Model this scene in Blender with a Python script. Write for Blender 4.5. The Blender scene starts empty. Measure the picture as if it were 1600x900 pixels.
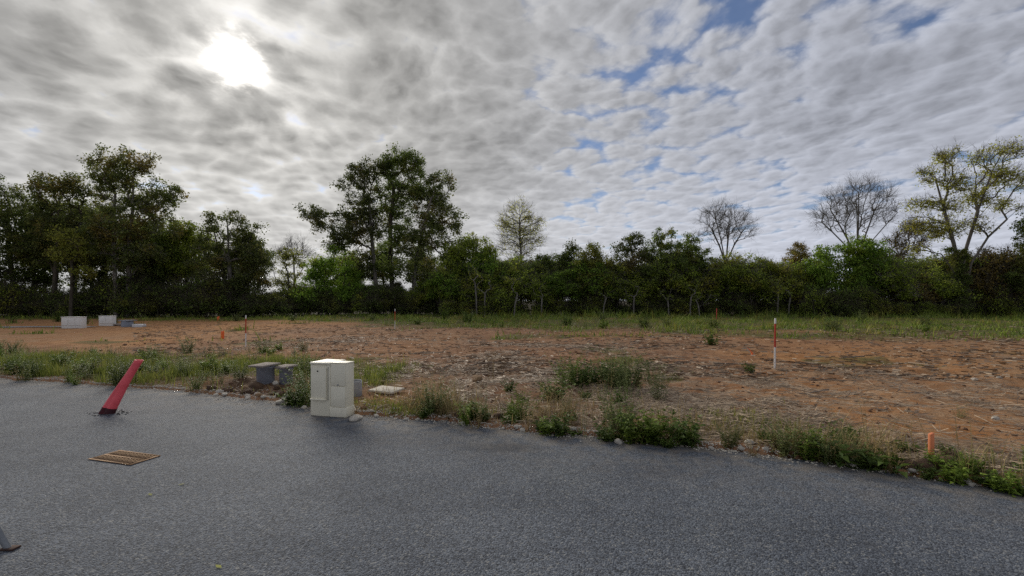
import bpy, math, random
import numpy as np

# ------------------------------------------------------------------ camera, sky, sun, exposure
scene = bpy.context.scene
COL = scene.collection
EYE, FPX, HOR, CX = 1.6, 740.0, 470.0, 800.0      # eye height, focal length and horizon in photo pixels
cam_d = bpy.data.cameras.new("camera"); cam = bpy.data.objects.new("camera", cam_d); COL.objects.link(cam)
cam.location = (0, 0, EYE); cam.rotation_euler = (math.radians(90), 0, 0)
cam_d.sensor_width = 36.0; cam_d.lens = FPX / 1600 * 36.0; cam_d.shift_y = (HOR - 450) / 1600
cam_d.clip_start = 0.05; cam_d.clip_end = 6000
scene.camera = cam

SUN_AZ, SUN_EL = math.radians(-30.3), math.radians(23.6)   # azimuth from +Y, towards +X positive
SUN_DIR = (math.sin(SUN_AZ) * math.cos(SUN_EL), math.cos(SUN_AZ) * math.cos(SUN_EL), math.sin(SUN_EL))

world = bpy.data.worlds.new("World"); scene.world = world; world.use_nodes = True
wt = world.node_tree; wt.nodes.clear()

class NT:
    """small helper to write node graphs as expressions"""
    def __init__(s, tree, dim='3D'): s.t = tree; s.dim = dim
    def n(s, kind, **kw):
        nd = s.t.nodes.new(kind)
        for k, v in kw.items(): setattr(nd, k, v)
        return nd
    def put(s, sock, v):
        if v is None: return
        if isinstance(v, bpy.types.NodeSocket): s.t.links.new(v, sock)
        else: sock.default_value = v
    def m(s, op, a, b=None, c=None, clamp=False):
        nd = s.n('ShaderNodeMath', operation=op); nd.use_clamp = clamp
        for i, v in enumerate((a, b, c)): s.put(nd.inputs[i], v)
        return nd.outputs[0]
    def vm(s, op, a, b=None, scale=None):
        nd = s.n('ShaderNodeVectorMath', operation=op); s.put(nd.inputs[0], a); s.put(nd.inputs[1], b)
        if scale is not None: s.put(nd.inputs['Scale'], scale)
        return nd.outputs['Value'] if op in ('DOT_PRODUCT', 'LENGTH', 'DISTANCE') else nd.outputs[0]
    def noise(s, vec, scale, detail=3, rough=.5, dist=0., out='Fac'):
        nd = s.n('ShaderNodeTexNoise'); nd.noise_dimensions = s.dim; s.put(nd.inputs['Vector'], vec); s.put(nd.inputs['Scale'], scale)
        nd.inputs['Detail'].default_value = detail; nd.inputs['Roughness'].default_value = rough
        nd.inputs['Distortion'].default_value = dist
        return nd.outputs[out]
    def vor(s, vec, scale, feature='F1', out='Distance', rnd=1.):
        nd = s.n('ShaderNodeTexVoronoi', feature=feature); nd.voronoi_dimensions = s.dim; s.put(nd.inputs['Vector'], vec); s.put(nd.inputs['Scale'], scale)
        nd.inputs['Randomness'].default_value = rnd
        return nd.outputs[out]
    def ramp(s, f, a, b, lo=0., hi=1., smooth=True):
        nd = s.n('ShaderNodeMapRange'); nd.interpolation_type = 'SMOOTHSTEP' if smooth else 'LINEAR'
        s.put(nd.inputs[0], f)
        for i, v in zip((1, 2, 3, 4), (a, b, lo, hi)): s.put(nd.inputs[i], v)
        return nd.outputs[0]
    def mix(s, f, a, b, mode='MIX'):
        nd = s.n('ShaderNodeMix', data_type='RGBA', blend_type=mode); nd.clamp_factor = True
        s.put(nd.inputs[0], f)
        for i, v in ((6, a), (7, b)):
            if isinstance(v, tuple) and len(v) == 3: v = (*v, 1.)
            s.put(nd.inputs[i], v)
        return nd.outputs[2]
    def comb(s, x, y, z=0.):
        nd = s.n('ShaderNodeCombineXYZ')
        for i, v in enumerate((x, y, z)): s.put(nd.inputs[i], v)
        return nd.outputs[0]
    def sep(s, v):
        nd = s.n('ShaderNodeSeparateXYZ'); s.put(nd.inputs[0], v); return nd.outputs

def build_sky():
    w = NT(wt, '2D')
    d = w.n('ShaderNodeTexCoord').outputs['Generated']
    x, y, z = w.sep(d)
    zc = w.m('ADD', w.m('MAXIMUM', z, 0.), .15)
    u, v = w.m('DIVIDE', x, zc), w.m('DIVIDE', y, zc)
    uv = w.comb(u, v, 0.)
    warp = w.vm('SCALE', w.vm('SUBTRACT', w.noise(uv, 1.6, 1, .5, 0, 'Color'), (.5, .5, .5)), scale=.12)
    p = w.vm('ADD', uv, warp)
    def density(q):
        x2, y2, _ = w.sep(q)
        ps = w.vm('MULTIPLY', w.comb(w.m('ADD', x2, w.m('MULTIPLY', y2, .35)), w.m('SUBTRACT', y2, w.m('MULTIPLY', x2, .35)), 0.), (1.0, .92, 1.))
        big = w.noise(q, 1.1, 2, .5)
        mid = w.noise(ps, 4.6, 3, .5)
        wq = w.vm('ADD', ps, w.vm('SCALE', w.vm('SUBTRACT', w.noise(ps, 15., 3, .55, 0, 'Color'), (.5, .5, .5)), scale=.06))
        cell = w.vor(wq, 6.2, 'F1'); cell2 = w.vor(wq, 13., 'F1')
        fine = w.noise(ps, 18., 4, .6)
        dn = w.m('ADD', w.m('MULTIPLY', big, .62), w.m('MULTIPLY', mid, .30))
        dn = w.m('ADD', dn, w.m('MULTIPLY', w.m('SUBTRACT', .46, cell), .46))
        dn = w.m('ADD', dn, w.m('MULTIPLY', w.m('SUBTRACT', .46, cell2), .26))
        return w.m('ADD', dn, w.m('MULTIPLY', w.m('SUBTRACT', fine, .5), .20))
    dens = density(p)
    sz = SUN_DIR[2] + .15
    step = w.vm('SCALE', w.vm('NORMALIZE', w.vm('SUBTRACT', (SUN_DIR[0] / sz, SUN_DIR[1] / sz, 0.), uv)), scale=.022)
    relief = w.m('SUBTRACT', dens, density(w.vm('ADD', p, step)))     # cloud flank turned to the sun
    # a cleared lane and thinner cloud towards +X
    lane = w.m('ABSOLUTE', w.m('ADD', w.m('SUBTRACT', u, .59), w.m('MULTIPLY', w.m('SUBTRACT', v, 1.25), .46)))
    lane = w.ramp(lane, .0, .15, 1., 0.)
    lane = w.m('MULTIPLY', lane, w.ramp(v, 1.25, 2.3, 1., .0))
    thin = w.m('ADD', w.m('MULTIPLY', lane, .20), w.ramp(u, .4, 1.6, 0., .03))
    thin = w.m('SUBTRACT', thin, w.ramp(u, -.1, .5, .17, .06))
    thin = w.m('SUBTRACT', thin, w.ramp(z, .02, .16, .16, 0.))
    dens = w.m('SUBTRACT', dens, thin)
    cover = w.ramp(dens, .12, .46, .10, 1.)                       # how much cloud hides the blue
    thick = w.ramp(dens, .30, .92)                       # how dark its underside is
    cs = w.vm('DOT_PRODUCT', w.vm('NORMALIZE', d), SUN_DIR)
    ang = w.m('ARCCOSINE', w.m('MINIMUM', cs, 1.))
    angs = w.m('ADD', ang, w.m('MULTIPLY', w.m('SUBTRACT', w.noise(p, 12., 4, .65), .5), .05))
    halo = w.m('EXPONENT', w.m('MULTIPLY', ang, -4.2))
    aure = w.m('EXPONENT', w.m('MULTIPLY', w.m('MULTIPLY', ang, ang), -75.))
    core = w.m('EXPONENT', w.m('MULTIPLY', w.m('MULTIPLY', angs, angs), -1500.))
    # clouds: thin rims pass the sun, thick ones are grey
    lum = w.ramp(thick, 0., 1., .335, .225, False)
    lum = w.m('MULTIPLY', lum, w.m('ADD', 1., w.m('MULTIPLY', w.m('MAXIMUM', w.m('MINIMUM', relief, .16), -.14), w.ramp(z, .06, .40, 1.1, 1.6))))
    rim = w.m('MULTIPLY', w.m('SUBTRACT', 1., thick), w.m('MULTIPLY', halo, .55))
    lum = w.m('ADD', w.m('MULTIPLY', lum, w.m('ADD', .92, w.m('MULTIPLY', halo, .12))), w.m('MULTIPLY', rim, .5))
    lum = w.m('ADD', lum, w.ramp(z, .0, .36, .16, 0.))
    tint = w.mix(w.ramp(ang, .10, 1.15), (1.02, 1.0, .955), (.915, .96, 1.10))
    cloud = w.mix(1., tint, w.comb(lum, lum, lum), 'MULTIPLY')
    sky = w.n('ShaderNodeTexSky', sky_type='NISHITA', sun_disc=False)
    sky.sun_elevation = SUN_EL; sky.sun_rotation = SUN_AZ; sky.ozone_density = 2.5; sky.dust_density = .5
    blue = w.vm('MULTIPLY', sky.outputs[0], (.040, .044, .053))
    colr = w.mix(cover, blue, cloud)
    thru = w.m('SUBTRACT', 1., w.m('MULTIPLY', thick, .85))
    glow = w.m('ADD', w.m('MULTIPLY', core, w.m('MULTIPLY', w.m('SUBTRACT', 1., w.m('MULTIPLY', thick, .6)), 4.2)), w.m('MULTIPLY', aure, w.m('MULTIPLY', w.m('MULTIPLY', thru, thru), .22)))
    g3 = w.vm('MULTIPLY', w.comb(glow, glow, glow), (1.05, 1., .93))
    out = w.vm('ADD', colr, g3)
    bg = w.n('ShaderNodeBackground'); wt.links.new(out, bg.inputs[0]); bg.inputs[1].default_value = 1.0
    wo = w.n('ShaderNodeOutputWorld'); wt.links.new(bg.outputs[0], wo.inputs[0])
build_sky()
world.cycles.sampling_method = 'MANUAL'; world.cycles.sample_map_resolution = 512

sun_d = bpy.data.lights.new("sun", 'SUN'); sun = bpy.data.objects.new("sun", sun_d); COL.objects.link(sun)
sun_d.energy = 2.0; sun_d.angle = math.radians(32); sun_d.color = (1., .93, .82)
from mathutils import Vector, Matrix
sun.rotation_euler = Vector(SUN_DIR).to_track_quat('Z', 'Y').to_euler()
sun.location = (0, 0, 30)

vs = scene.view_settings
scene.display_settings.display_device = 'sRGB'
vs.view_transform = 'Standard'; vs.look = 'None'; vs.gamma = 1; vs.use_curve_mapping = False
vs.exposure = 0.6
scene.cycles.max_bounces = 8; scene.cycles.diffuse_bounces = 5; scene.cycles.transmission_bounces = 5
scene.cycles.use_denoising = False; scene.cycles.sample_clamp_indirect = 4.

# ------------------------------------------------------------------ helpers
def ground_pt(px, py, z=0.):
    Y = FPX * (EYE - z) / (py - HOR); return ((px - CX) * Y / FPX, Y)
def depth_pt(px, Y): return (px - CX) * Y / FPX
def zpx(py, Y): return EYE + (HOR - py) * Y / FPX

def mesh(name, V, Fs, mats, smooth=False, attrs=None, midx=None):
    V = np.asarray(V, dtype=np.float32).reshape(-1, 3)
    if isinstance(Fs, np.ndarray): Fs = [Fs]
    Fs = [np.asarray(f, dtype=np.int32) for f in Fs if len(f)]
    me = bpy.data.meshes.new(name)
    me.vertices.add(len(V)); me.vertices.foreach_set('co', V.ravel())
    li = np.concatenate([f.ravel() for f in Fs]); tot = np.concatenate([np.full(len(f), f.shape[1], dtype=np.int32) for f in Fs])
    st = np.concatenate([[0], np.cumsum(tot)[:-1]]).astype(np.int32)
    me.loops.add(len(li)); me.loops.foreach_set('vertex_index', li)
    me.polygons.add(len(tot)); me.polygons.foreach_set('loop_start', st); me.polygons.foreach_set('loop_total', tot)
    if smooth: me.polygons.foreach_set('use_smooth', np.ones(len(tot), dtype=bool))
    for m in (mats if isinstance(mats, (list, tuple)) else [mats]): me.materials.append(m)
    if midx is not None: me.polygons.foreach_set('material_index', np.asarray(midx, dtype=np.int32))
    me.update(calc_edges=True)
    if attrs:
        for k, a in attrs.items():
            at = me.attributes.new(k, 'FLOAT', 'POINT'); at.data.foreach_set('value', np.asarray(a, dtype=np.float32))
    return me

def obj(name, me, parent=None, loc=None, rot=None, scale=None, label=None, cat=None, group=None, kind=None):
    o = bpy.data.objects.new(name, me); COL.objects.link(o)
    if parent is not None: o.parent = parent
    if loc is not None: o.location = loc
    if rot is not None: o.rotation_euler = rot
    if scale is not None: o.scale = scale if hasattr(scale, '__len__') else (scale,) * 3
    for k, v in (('label', label), ('category', cat), ('group', group), ('kind', kind)):
        if v: o[k] = v
    return o

def join(parts):
    """parts: list of (V, [F...]) -> one V, F-lists by size"""
    Vs, by, n = [], {}, 0
    for V, Fs in parts:
        V = np.asarray(V, dtype=np.float32).reshape(-1, 3)
        for f in (Fs if isinstance(Fs, list) else [Fs]):
            f = np.asarray(f, dtype=np.int32)
            if len(f): by.setdefault(f.shape[1], []).append(f + n)
        Vs.append(V); n += len(V)
    return np.concatenate(Vs), [np.concatenate(v) for v in by.values()]

def box(cx, cy, cz, sx, sy, sz, bev=0.):
    """bevelled box (edges chamfered)"""
    if bev <= 0:
        V = [((i & 1) - .5, ((i >> 1) & 1) - .5, (i >> 2) - .5) for i in range(8)]
        V = np.array(V) * (sx, sy, sz) + (cx, cy, cz)
        return V, np.array([(0, 2, 3, 1), (4, 5, 7, 6), (0, 1, 5, 4), (2, 6, 7, 3), (0, 4, 6, 2), (1, 3, 7, 5)])
    import bmesh
    bm = bmesh.new(); bmesh.ops.create_cube(bm, size=1.)
    for v in bm.verts: v.co = (v.co.x * sx + cx, v.co.y * sy + cy, v.co.z * sz + cz)
    bmesh.ops.bevel(bm, geom=list(bm.edges), offset=bev, segments=2, profile=.5, affect='EDGES')
    bm.verts.ensure_lookup_table(); bm.verts.index_update()
    V = np.array([v.co[:] for v in bm.verts]); q = [], []
    for f in bm.faces: q[0 if len(f.verts) == 3 else 1].append([v.index for v in f.verts])
    bm.free()
    return V, [np.array(f) for f in q if f]

def tubes(P0, P1, R0, R1, k=5):
    P0, P1 = np.asarray(P0, float), np.asarray(P1, float); n = len(P0)
    d = P1 - P0; L = np.linalg.norm(d, axis=1, keepdims=True); d = d / np.maximum(L, 1e-6)
    ref = np.where(np.abs(d[:, 2:3]) > .8, np.array([[1., 0, 0]]), np.array([[0, 0, 1.]]))
    a = np.cross(d, ref); a /= np.maximum(np.linalg.norm(a, axis=1, keepdims=True), 1e-6); b = np.cross(d, a)
    t = np.arange(k) * 2 * math.pi / k
    ring = a[:, None, :] * np.cos(t)[None, :, None] + b[:, None, :] * np.sin(t)[None, :, None]
    V = np.stack([P0[:, None, :] + ring * np.asarray(R0)[:, None, None], P1[:, None, :] + ring * np.asarray(R1)[:, None, None]], axis=1)
    V = V.reshape(-1, 3)
    i = np.arange(k); j = (i + 1) % k
    q = np.stack([i, j, j + k, i + k], axis=1)
    F = (q[None] + (np.arange(n) * 2 * k)[:, None, None]).reshape(-1, 4)
    return V, F

def lathe(prof, k=24, close=False):
    """prof: list of (r, z)"""
    t = np.arange(k) * 2 * math.pi / k
    V = np.concatenate([np.stack([r * np.cos(t), r * np.sin(t), np.full(k, z)], axis=1) for r, z in prof])
    F = []
    for s in range(len(prof) - 1):
        for i in range(k):
            j = (i + 1) % k; F.append((s * k + i, s * k + j, (s + 1) * k + j, (s + 1) * k + i))
    Fs = [np.array(F)]
    if close: Fs.append(np.array([[(len(prof) - 1) * k + i for i in range(k)]]))
    return V, Fs

def rotz(V, a):
    c, s = math.cos(a), math.sin(a); V = np.asarray(V, float)
    return V @ np.array([[c, s, 0], [-s, c, 0], [0, 0, 1]])

def hash2(ix, iy, s):
    n = np.sin(ix * 127.1 + iy * 311.7 + s * 74.7) * 43758.5453
    return n - np.floor(n)
def vnoise(x, y, f, s=0):
    x = np.asarray(x, float) * f; y = np.asarray(y, float) * f
    ix, iy = np.floor(x), np.floor(y); fx, fy = x - ix, y - iy
    fx = fx * fx * (3 - 2 * fx); fy = fy * fy * (3 - 2 * fy)
    a, b = hash2(ix, iy, s), hash2(ix + 1, iy, s); c, d = hash2(ix, iy + 1, s), hash2(ix + 1, iy + 1, s)
    return (a + (b - a) * fx) * (1 - fy) + (c + (d - c) * fx) * fy
def sstep(a, b, x):
    t = np.clip((np.asarray(x, float) - a) / (b - a), 0, 1); return t * t * (3 - 2 * t)

# ------------------------------------------------------------------ materials
MATS = {}
def material(name):
    m = bpy.data.materials.new(name); m.use_nodes = True; m.node_tree.nodes.clear(); MATS[name] = m
    t = NT(m.node_tree); out = t.n('ShaderNodeOutputMaterial'); return m, t, out
def principled(t, out, color, rough=.8, bump=None, bstr=.3, bdist=.01, spec=.3, metal=0.):
    b = t.n('ShaderNodeBsdfPrincipled')
    t.put(b.inputs['Base Color'], (*color, 1.) if isinstance(color, tuple) else color)
    t.put(b.inputs['Roughness'], rough); b.inputs['Specular IOR Level'].default_value = spec; b.inputs['Metallic'].default_value = metal
    if bump is not None:
        bn = t.n('ShaderNodeBump'); t.put(bn.inputs['Height'], bump); bn.inputs['Strength'].default_value = bstr
        bn.inputs['Distance'].default_value = bdist; t.put(b.inputs['Normal'], bn.outputs[0])
    t.t.links.new(b.outputs[0], out.inputs[0]); return b
def wpos(t): return t.n('ShaderNodeNewGeometry').outputs['Position']
def opos(t): return t.n('ShaderNodeTexCoord').outputs['Object']
def attr(t, name):
    a = t.n('ShaderNodeAttribute'); a.attribute_name = name; return a.outputs['Fac']

def leaf_material(name, c1, c2, c3=None, trans=.52, vary=.5, rough=.6):
    m, t, out = material(name)
    geo = t.n('ShaderNodeNewGeometry'); rnd = geo.outputs['Random Per Island']
    col = t.mix(rnd, c1, c2)
    if c3:
        nz = t.noise(geo.outputs['Position'], .45, 2, .5); col = t.mix(t.ramp(nz, .50, .72), col, c3)
    ob = t.n('ShaderNodeObjectInfo').outputs['Random']
    br = t.m('MULTIPLY', t.ramp(ob, 0, 1, 1 - vary * .5, 1 + vary * .5, False), t.ramp(rnd, 0, 1, .65, 1.3, False))
    col = t.mix(1., col, t.comb(br, br, br), 'MULTIPLY')
    b = t.n('ShaderNodeBsdfPrincipled'); t.put(b.inputs['Base Color'], col); b.inputs['Roughness'].default_value = rough
    b.inputs['Specular IOR Level'].default_value = .25
    tr = t.n('ShaderNodeBsdfTranslucent'); t.put(tr.inputs[0], col)
    mx = t.n('ShaderNodeMixShader'); mx.inputs[0].default_value = trans
    t.t.links.new(b.outputs[0], mx.inputs[1]); t.t.links.new(tr.outputs[0], mx.inputs[2]); t.t.links.new(mx.outputs[0], out.inputs[0])
    return m

LEAF = {
 'dark':  leaf_material('leaf_dark', (0.090, 0.138, 0.030), (0.167, 0.218, 0.042), (0.213, 0.218, 0.042)),
 'oak':   leaf_material('leaf_oak', (0.074, 0.109, 0.028), (0.162, 0.185, 0.042), (0.220, 0.173, 0.045)),
 'olive': leaf_material('leaf_olive', (0.200, 0.290, 0.038), (0.333, 0.400, 0.050), (0.398, 0.381, 0.059)),
 'green': leaf_material('leaf_green', (0.115, 0.219, 0.030), (0.232, 0.343, 0.042), (0.284, 0.329, 0.042)),
 'lime':  leaf_material('leaf_lime', (.270, .310, .045), (.370, .390, .070), (.330, .300, .060)),
 'yellow':leaf_material('leaf_yellow', (0.429, 0.403, 0.057), (0.429, 0.460, 0.087), (0.351, 0.322, 0.057)),
 'brown': leaf_material('leaf_brown', (0.213, 0.156, 0.046), (0.319, 0.243, 0.062), (0.186, 0.200, 0.042)),
}
WEED = {
 'fresh': leaf_material('weed_fresh', (0.138, 0.220, 0.034), (0.227, 0.301, 0.049), None, .3, .5),
 'deep':  leaf_material('weed_deep', (0.066, 0.120, 0.023), (0.130, 0.179, 0.036), None, .3, .4),
 'sage':  leaf_material('weed_sage', (0.124, 0.179, 0.055), (0.204, 0.232, 0.081), (0.218, 0.202, 0.078), .3, .4),
 'dry':   leaf_material('weed_dry', (0.262, 0.198, 0.086), (0.410, 0.309, 0.136), None, .25, .5),
 'grass': leaf_material('grass_blade', (0.127, 0.187, 0.035), (0.268, 0.276, 0.059), (0.352, 0.269, 0.088), .35, .3),
 'bgrass':leaf_material('far_grass_blade', (0.114, 0.204, 0.029), (0.274, 0.337, 0.051), (0.398, 0.326, 0.077), .35, .3),
}
def bark_material(name, c1, c2, sc=6.):
    m, t, out = material(name); p = opos(t)
    n1 = t.noise(t.vm('MULTIPLY', p, (1, 1, .25)), sc, 4, .6); n2 = t.noise(p, .7, 2, .5)
    col = t.mix(t.ramp(n1, .35, .7), c1, c2); col = t.mix(t.ramp(n2, .45, .7, 0, .5), col, (.05, .065, .03))
    principled(t, out, col, .9, n1, .6, .02, .1); return m
BARK = {'oak': bark_material('bark_brown', (.055, .045, .034), (.115, .098, .078)),
        'pale': bark_material('bark_pale', (.15, .135, .115), (.27, .25, .22)),
        'grey': bark_material('bark_grey', (.105, .094, .080), (.19, .172, .150))}

def simple(name, c, rough=.7, c2=None, sc=8., bump=.15, bd=.004, spec=.3, metal=0.):
    m, t, out = material(name); p = opos(t); n1 = t.noise(p, sc, 5, .6)
    col = t.mix(t.ramp(n1, .35, .72), c, c2 or tuple(v * .82 for v in c))
    principled(t, out, col, rough, t.noise(p, sc * 9, 3, .6), bump, bd, spec, metal); return m

def soil_material():
    m, t, out = material('bare_soil'); p = wpos(t)
    n0 = t.noise(p, .35, 4, .6); n1 = t.noise(p, 2.3, 5, .65); n2 = t.noise(p, 17., 4, .6); n3 = t.noise(p, 70., 3, .6)
    brown = t.mix(t.ramp(n1, .3, .7), (.195, .100, .056), (.335, .195, .112))
    orange = t.mix(t.ramp(n1, .3, .7), (.310, .145, .058), (.450, .240, .105))
    col = t.mix(t.m('MULTIPLY', attr(t, 'clay'), t.ramp(n0, .25, .6, .45, 1.)), brown, orange)
    litter = t.mix(t.ramp(n2, .35, .65), (.165, .105, .068), (.360, .262, .172))
    lf = t.m('MULTIPLY', attr(t, 'litter'), t.ramp(n1, .35, .62))
    col = t.mix(lf, col, litter)
    gr = t.mix(t.ramp(n2, .35, .65), (.055, .070, .022), (.125, .130, .045))
    col = t.mix(t.m('MULTIPLY', attr(t, 'turf'), t.ramp(n1, .28, .55)), col, gr)
    col = t.mix(t.m('MULTIPLY', attr(t, 'wood'), .9), col, (.040, .034, .022))
    col = t.mix(attr(t, 'damp'), col, t.mix(t.ramp(n2, .3, .7), (.040, .026, .016), (.085, .056, .036)))
    col = t.mix(t.ramp(n3, .52, .75, 0, .55), col, t.mix(.5, col, (.07, .045, .03)))
    col = t.mix(t.ramp(t.noise(p, 31., 2, .5), .66, .74, 0, .55), col, (.38, .31, .24))
    h = t.m('ADD', t.m('MULTIPLY', n2, .6), t.m('MULTIPLY', n3, .4))
    principled(t, out, col, .95, h, .8, .03, .05); return m

def asphalt_material():
    m, t, out = material('chip_asphalt'); p = wpos(t)
    n0 = t.noise(p, .55, 4, .6); n1 = t.noise(p, 3.1, 4, .6)
    chip = t.vor(p, 95., 'F1', 'Color'); cd = t.vor(p, 95.); chip2 = t.vor(p, 70., 'F1', 'Color')
    cr = t.sep(chip)[0]; cr2 = t.sep(chip2)[1]
    base = t.mix(t.ramp(n0, .3, .7), (.086, .098, .120), (.132, .147, .172))
    base = t.mix(t.ramp(n1, .55, .75, 0, .35), base, (.085, .088, .098))
    col = t.mix(t.ramp(cr, 0, 1, 0, 1, False), t.mix(1., base, (.40, .40, .41), 'MULTIPLY'), t.mix(1., base, (1.6, 1.6, 1.57), 'MULTIPLY'))
    col = t.mix(t.ramp(cr2, .90, .96, 0, .65), col, (.27, .27, .26))
    col = t.mix(t.ramp(cr2, .0, .10, .75, 0.), col, (.035, .036, .04))
    bl = t.noise(t.vm('MULTIPLY', p, (.6, 1.6, 1.)), .8, 3, .6); col = t.mix(t.ramp(bl, .42, .68, 0, .42), col, t.mix(1., col, (.62, .63, .66), 'MULTIPLY'))
    br = t.noise(p, .33, 3, .55); col = t.mix(t.ramp(br, .5, .7, 0, .4), col, t.mix(1., col, (1.28, 1.24, 1.10), 'MULTIPLY'))
    # a dark stain and dusty margin
    sx, sy = ground_pt(790, 699)
    st = t.vm('LENGTH', t.vm('MULTIPLY', t.vm('SUBTRACT', p, (sx, sy, 0.)), (1., 2.6, 0.)))
    st = t.m('ADD', st, t.m('MULTIPLY', t.m('SUBTRACT', t.noise(p, 7., 4, .6), .5), .8))
    col = t.mix(t.ramp(st, .15, .62, .55, 0.), col, (.050, .050, .055))
    dust = t.m('MULTIPLY', attr(t, 'edge'), t.ramp(t.noise(p, 5., 4, .65), .38, .62))
    col = t.mix(t.m('MULTIPLY', dust, .85), col, t.mix(t.noise(p, 2.1, 2, .5), (.33, .31, .27), (.17, .125, .085)))
    h = t.m('ADD', t.m('MULTIPLY', t.m('SUBTRACT', 1., cd), .7), t.m('MULTIPLY', cr, .5))
    principled(t, out, col, .78, h, .9, .010, .18); return m

MAT_SOIL = soil_material(); MAT_ROAD = asphalt_material()
MAT_GRAVEL = simple('grey_gravel', (.30, .30, .30), .9, (.20, .20, .205), 14., .8, .03)
MAT_CAB = simple('cream_polyester', (.82, .77, .61), .5, (.74, .69, .54), 5., .05, .001, .4)
MAT_CABW = simple('white_polyester', (.78, .78, .74), .5, (.70, .70, .66), 5., .05, .001, .4)
MAT_SEAM = simple('dark_seam', (.20, .19, .16), .8)
MAT_LOCK = simple('black_lock', (.02, .02, .02), .5)
MAT_CONC = simple('grey_pvc', (.25, .27, .31), .7, (.18, .195, .225), 5., .2, .003)
MAT_CONC2 = simple('light_concrete', (.34, .34, .34), .9, (.26, .26, .26), 9., .5, .004)
MAT_LID = simple('granulated_lid', (.36, .31, .27), .9, (.22, .19, .165), 45., 1., .01)
MAT_SLAB = simple('beige_slab', (.58, .53, .44), .85, (.45, .40, .32), 9., .4, .004)
MAT_RED = simple('red_duct', (.80, .11, .13), .55, (.66, .075, .09), 7., .2, .003, .4)
MAT_TAR = simple('dark_red_mud', (.075, .010, .014), .7, (.035, .010, .012), 14.)
MAT_RUST = simple('rusty_iron', (.40, .25, .13), .8, (.27, .155, .085), 18., .4, .003)
MAT_PIT_SHADE = simple('painted_pit_shade', (.008, .007, .006), 1., spec=0.)
MAT_SRED = simple('stake_red', (.48, .05, .03), .6); MAT_SWHITE = simple('stake_white', (.76, .75, .72), .6)
MAT_ORANGE = simple('orange_paint', (.85, .17, .04), .6, (.78, .15, .04), 12.)
MAT_PEG = simple('orange_peg_wood', (.80, .28, .12), .7, (.70, .22, .10), 14.)
MAT_GALV = simple('galvanised_steel', (.24, .25, .26), .6, (.18, .19, .20), 9., .1, .001, .5, .5)
MAT_STICK = simple('dead_wood', (.26, .205, .155), .9, (.15, .115, .085), 9., .5, .006)
MAT_STONE = simple('pale_limestone', (.54, .50, .43), .9, (.38, .34, .28), 7., .6, .01)
MAT_STONEB = simple('brown_stone', (.27, .17, .09), .9, (.18, .11, .06), 7., .6, .01)
MAT_CLOD = simple('soil_clod', (.22, .125, .075), .95, (.14, .082, .050), 9., .8, .02)
MAT_STRAW = leaf_material('dry_straw', (.19, .135, .088), (.44, .34, .235), None, .1, .2)
MAT_BLUEPALE = simple('pale_plastic', (.66, .68, .68), .5)

# ------------------------------------------------------------------ ground, roads
EDGE = np.array([(-60, 23), (-30, 15.2), (-10.5, 9.72), (-7.4, 8.85), (-5.1, 8.12), (-3.2, 7.25), (-2.3, 6.62), (-1.2, 6.36), (0., 5.95), (1.2, 5.5),
                 (2.0, 5.17), (2.9, 4.80), (3.6, 4.42), (4.27, 3.92), (5.5, 2.9), (8., .2), (14., -8.), (30, -30)])
def edge_y(x):
    x = np.asarray(x, float)
    return np.interp(x, EDGE[:, 0], EDGE[:, 1]) + (vnoise(x, x * 0, 2.2, 3) - .5) * .13 + (vnoise(x, x * 0, 8., 5) - .5) * .05
def off_road(x, y): return (np.asarray(y, float) - edge_y(x)) * .92     # metres beyond the asphalt edge

def graded(a, b, step, far0, far1, grow):
    core = list(np.arange(a, b + step * .5, step)); hi = [core[-1]]; s = step
    while hi[-1] < far1: s *= grow; hi.append(hi[-1] + s)
    lo = [core[0]]; s = step
    while lo[-1] > far0: s *= grow; lo.append(lo[-1] - s)
    return np.array(lo[:0:-1] + core + hi[1:])
GX = graded(-13, 10, .07, -1500, 1500, 1.09); GY = graded(3.2, 13., .07, -60, 3000, 1.035)
MX, MY = np.meshgrid(GX, GY)
def raw_height(x, y):
    d = off_road(x, y)
    field = .03 + .05 * sstep(0., 1.4, d)
    field = field + (vnoise(x, y, .22, 1) - .5) * .14 * sstep(.3, 3., d) + (vnoise(x, y, 1.1, 2) - .5) * .09 * sstep(0, .5, d)
    near = 1 - sstep(14, 26, np.hypot(x, y))
    field = field + ((vnoise(x, y, 3.7, 4) - .5) * .055 + (vnoise(x, y, 8.5, 6) - .5) * .035) * near * sstep(-.02, .3, d)
    for (px, py, r, h) in ((372, 604, .55, .07), (425, 606, .45, .03), (1475, 716, .40, .04), (700, 640, .5, .06), (590, 640, .45, .05), (745, 612, .35, .10), (1500, 735, .5, .05)):
        mx, my = ground_pt(px, py); field = field + h * np.exp(-((x - mx) ** 2 + (y - my) ** 2) / (r * r * .5))
    flat = 1 - sstep(24, 30, y) * (x < -18)
    return np.where(d < 0, -.07, field * np.where(flat < 1, np.maximum(flat, .5), 1.))
H = raw_height(MX, MY)
def hgt(x, y):
    x = np.asarray(x, float); y = np.asarray(y, float)
    i = np.clip(np.searchsorted(GX, x) - 1, 0, len(GX) - 2); j = np.clip(np.searchsorted(GY, y) - 1, 0, len(GY) - 2)
    fx = np.clip((x - GX[i]) / (GX[i + 1] - GX[i]), 0, 1); fy = np.clip((y - GY[j]) / (GY[j + 1] - GY[j]), 0, 1)
    z = (H[j, i] * (1 - fx) + H[j, i + 1] * fx) * (1 - fy) + (H[j + 1, i] * (1 - fx) + H[j + 1, i + 1] * fx) * fy
    return np.where(off_road(x, y) < 0, 0., z)
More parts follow.
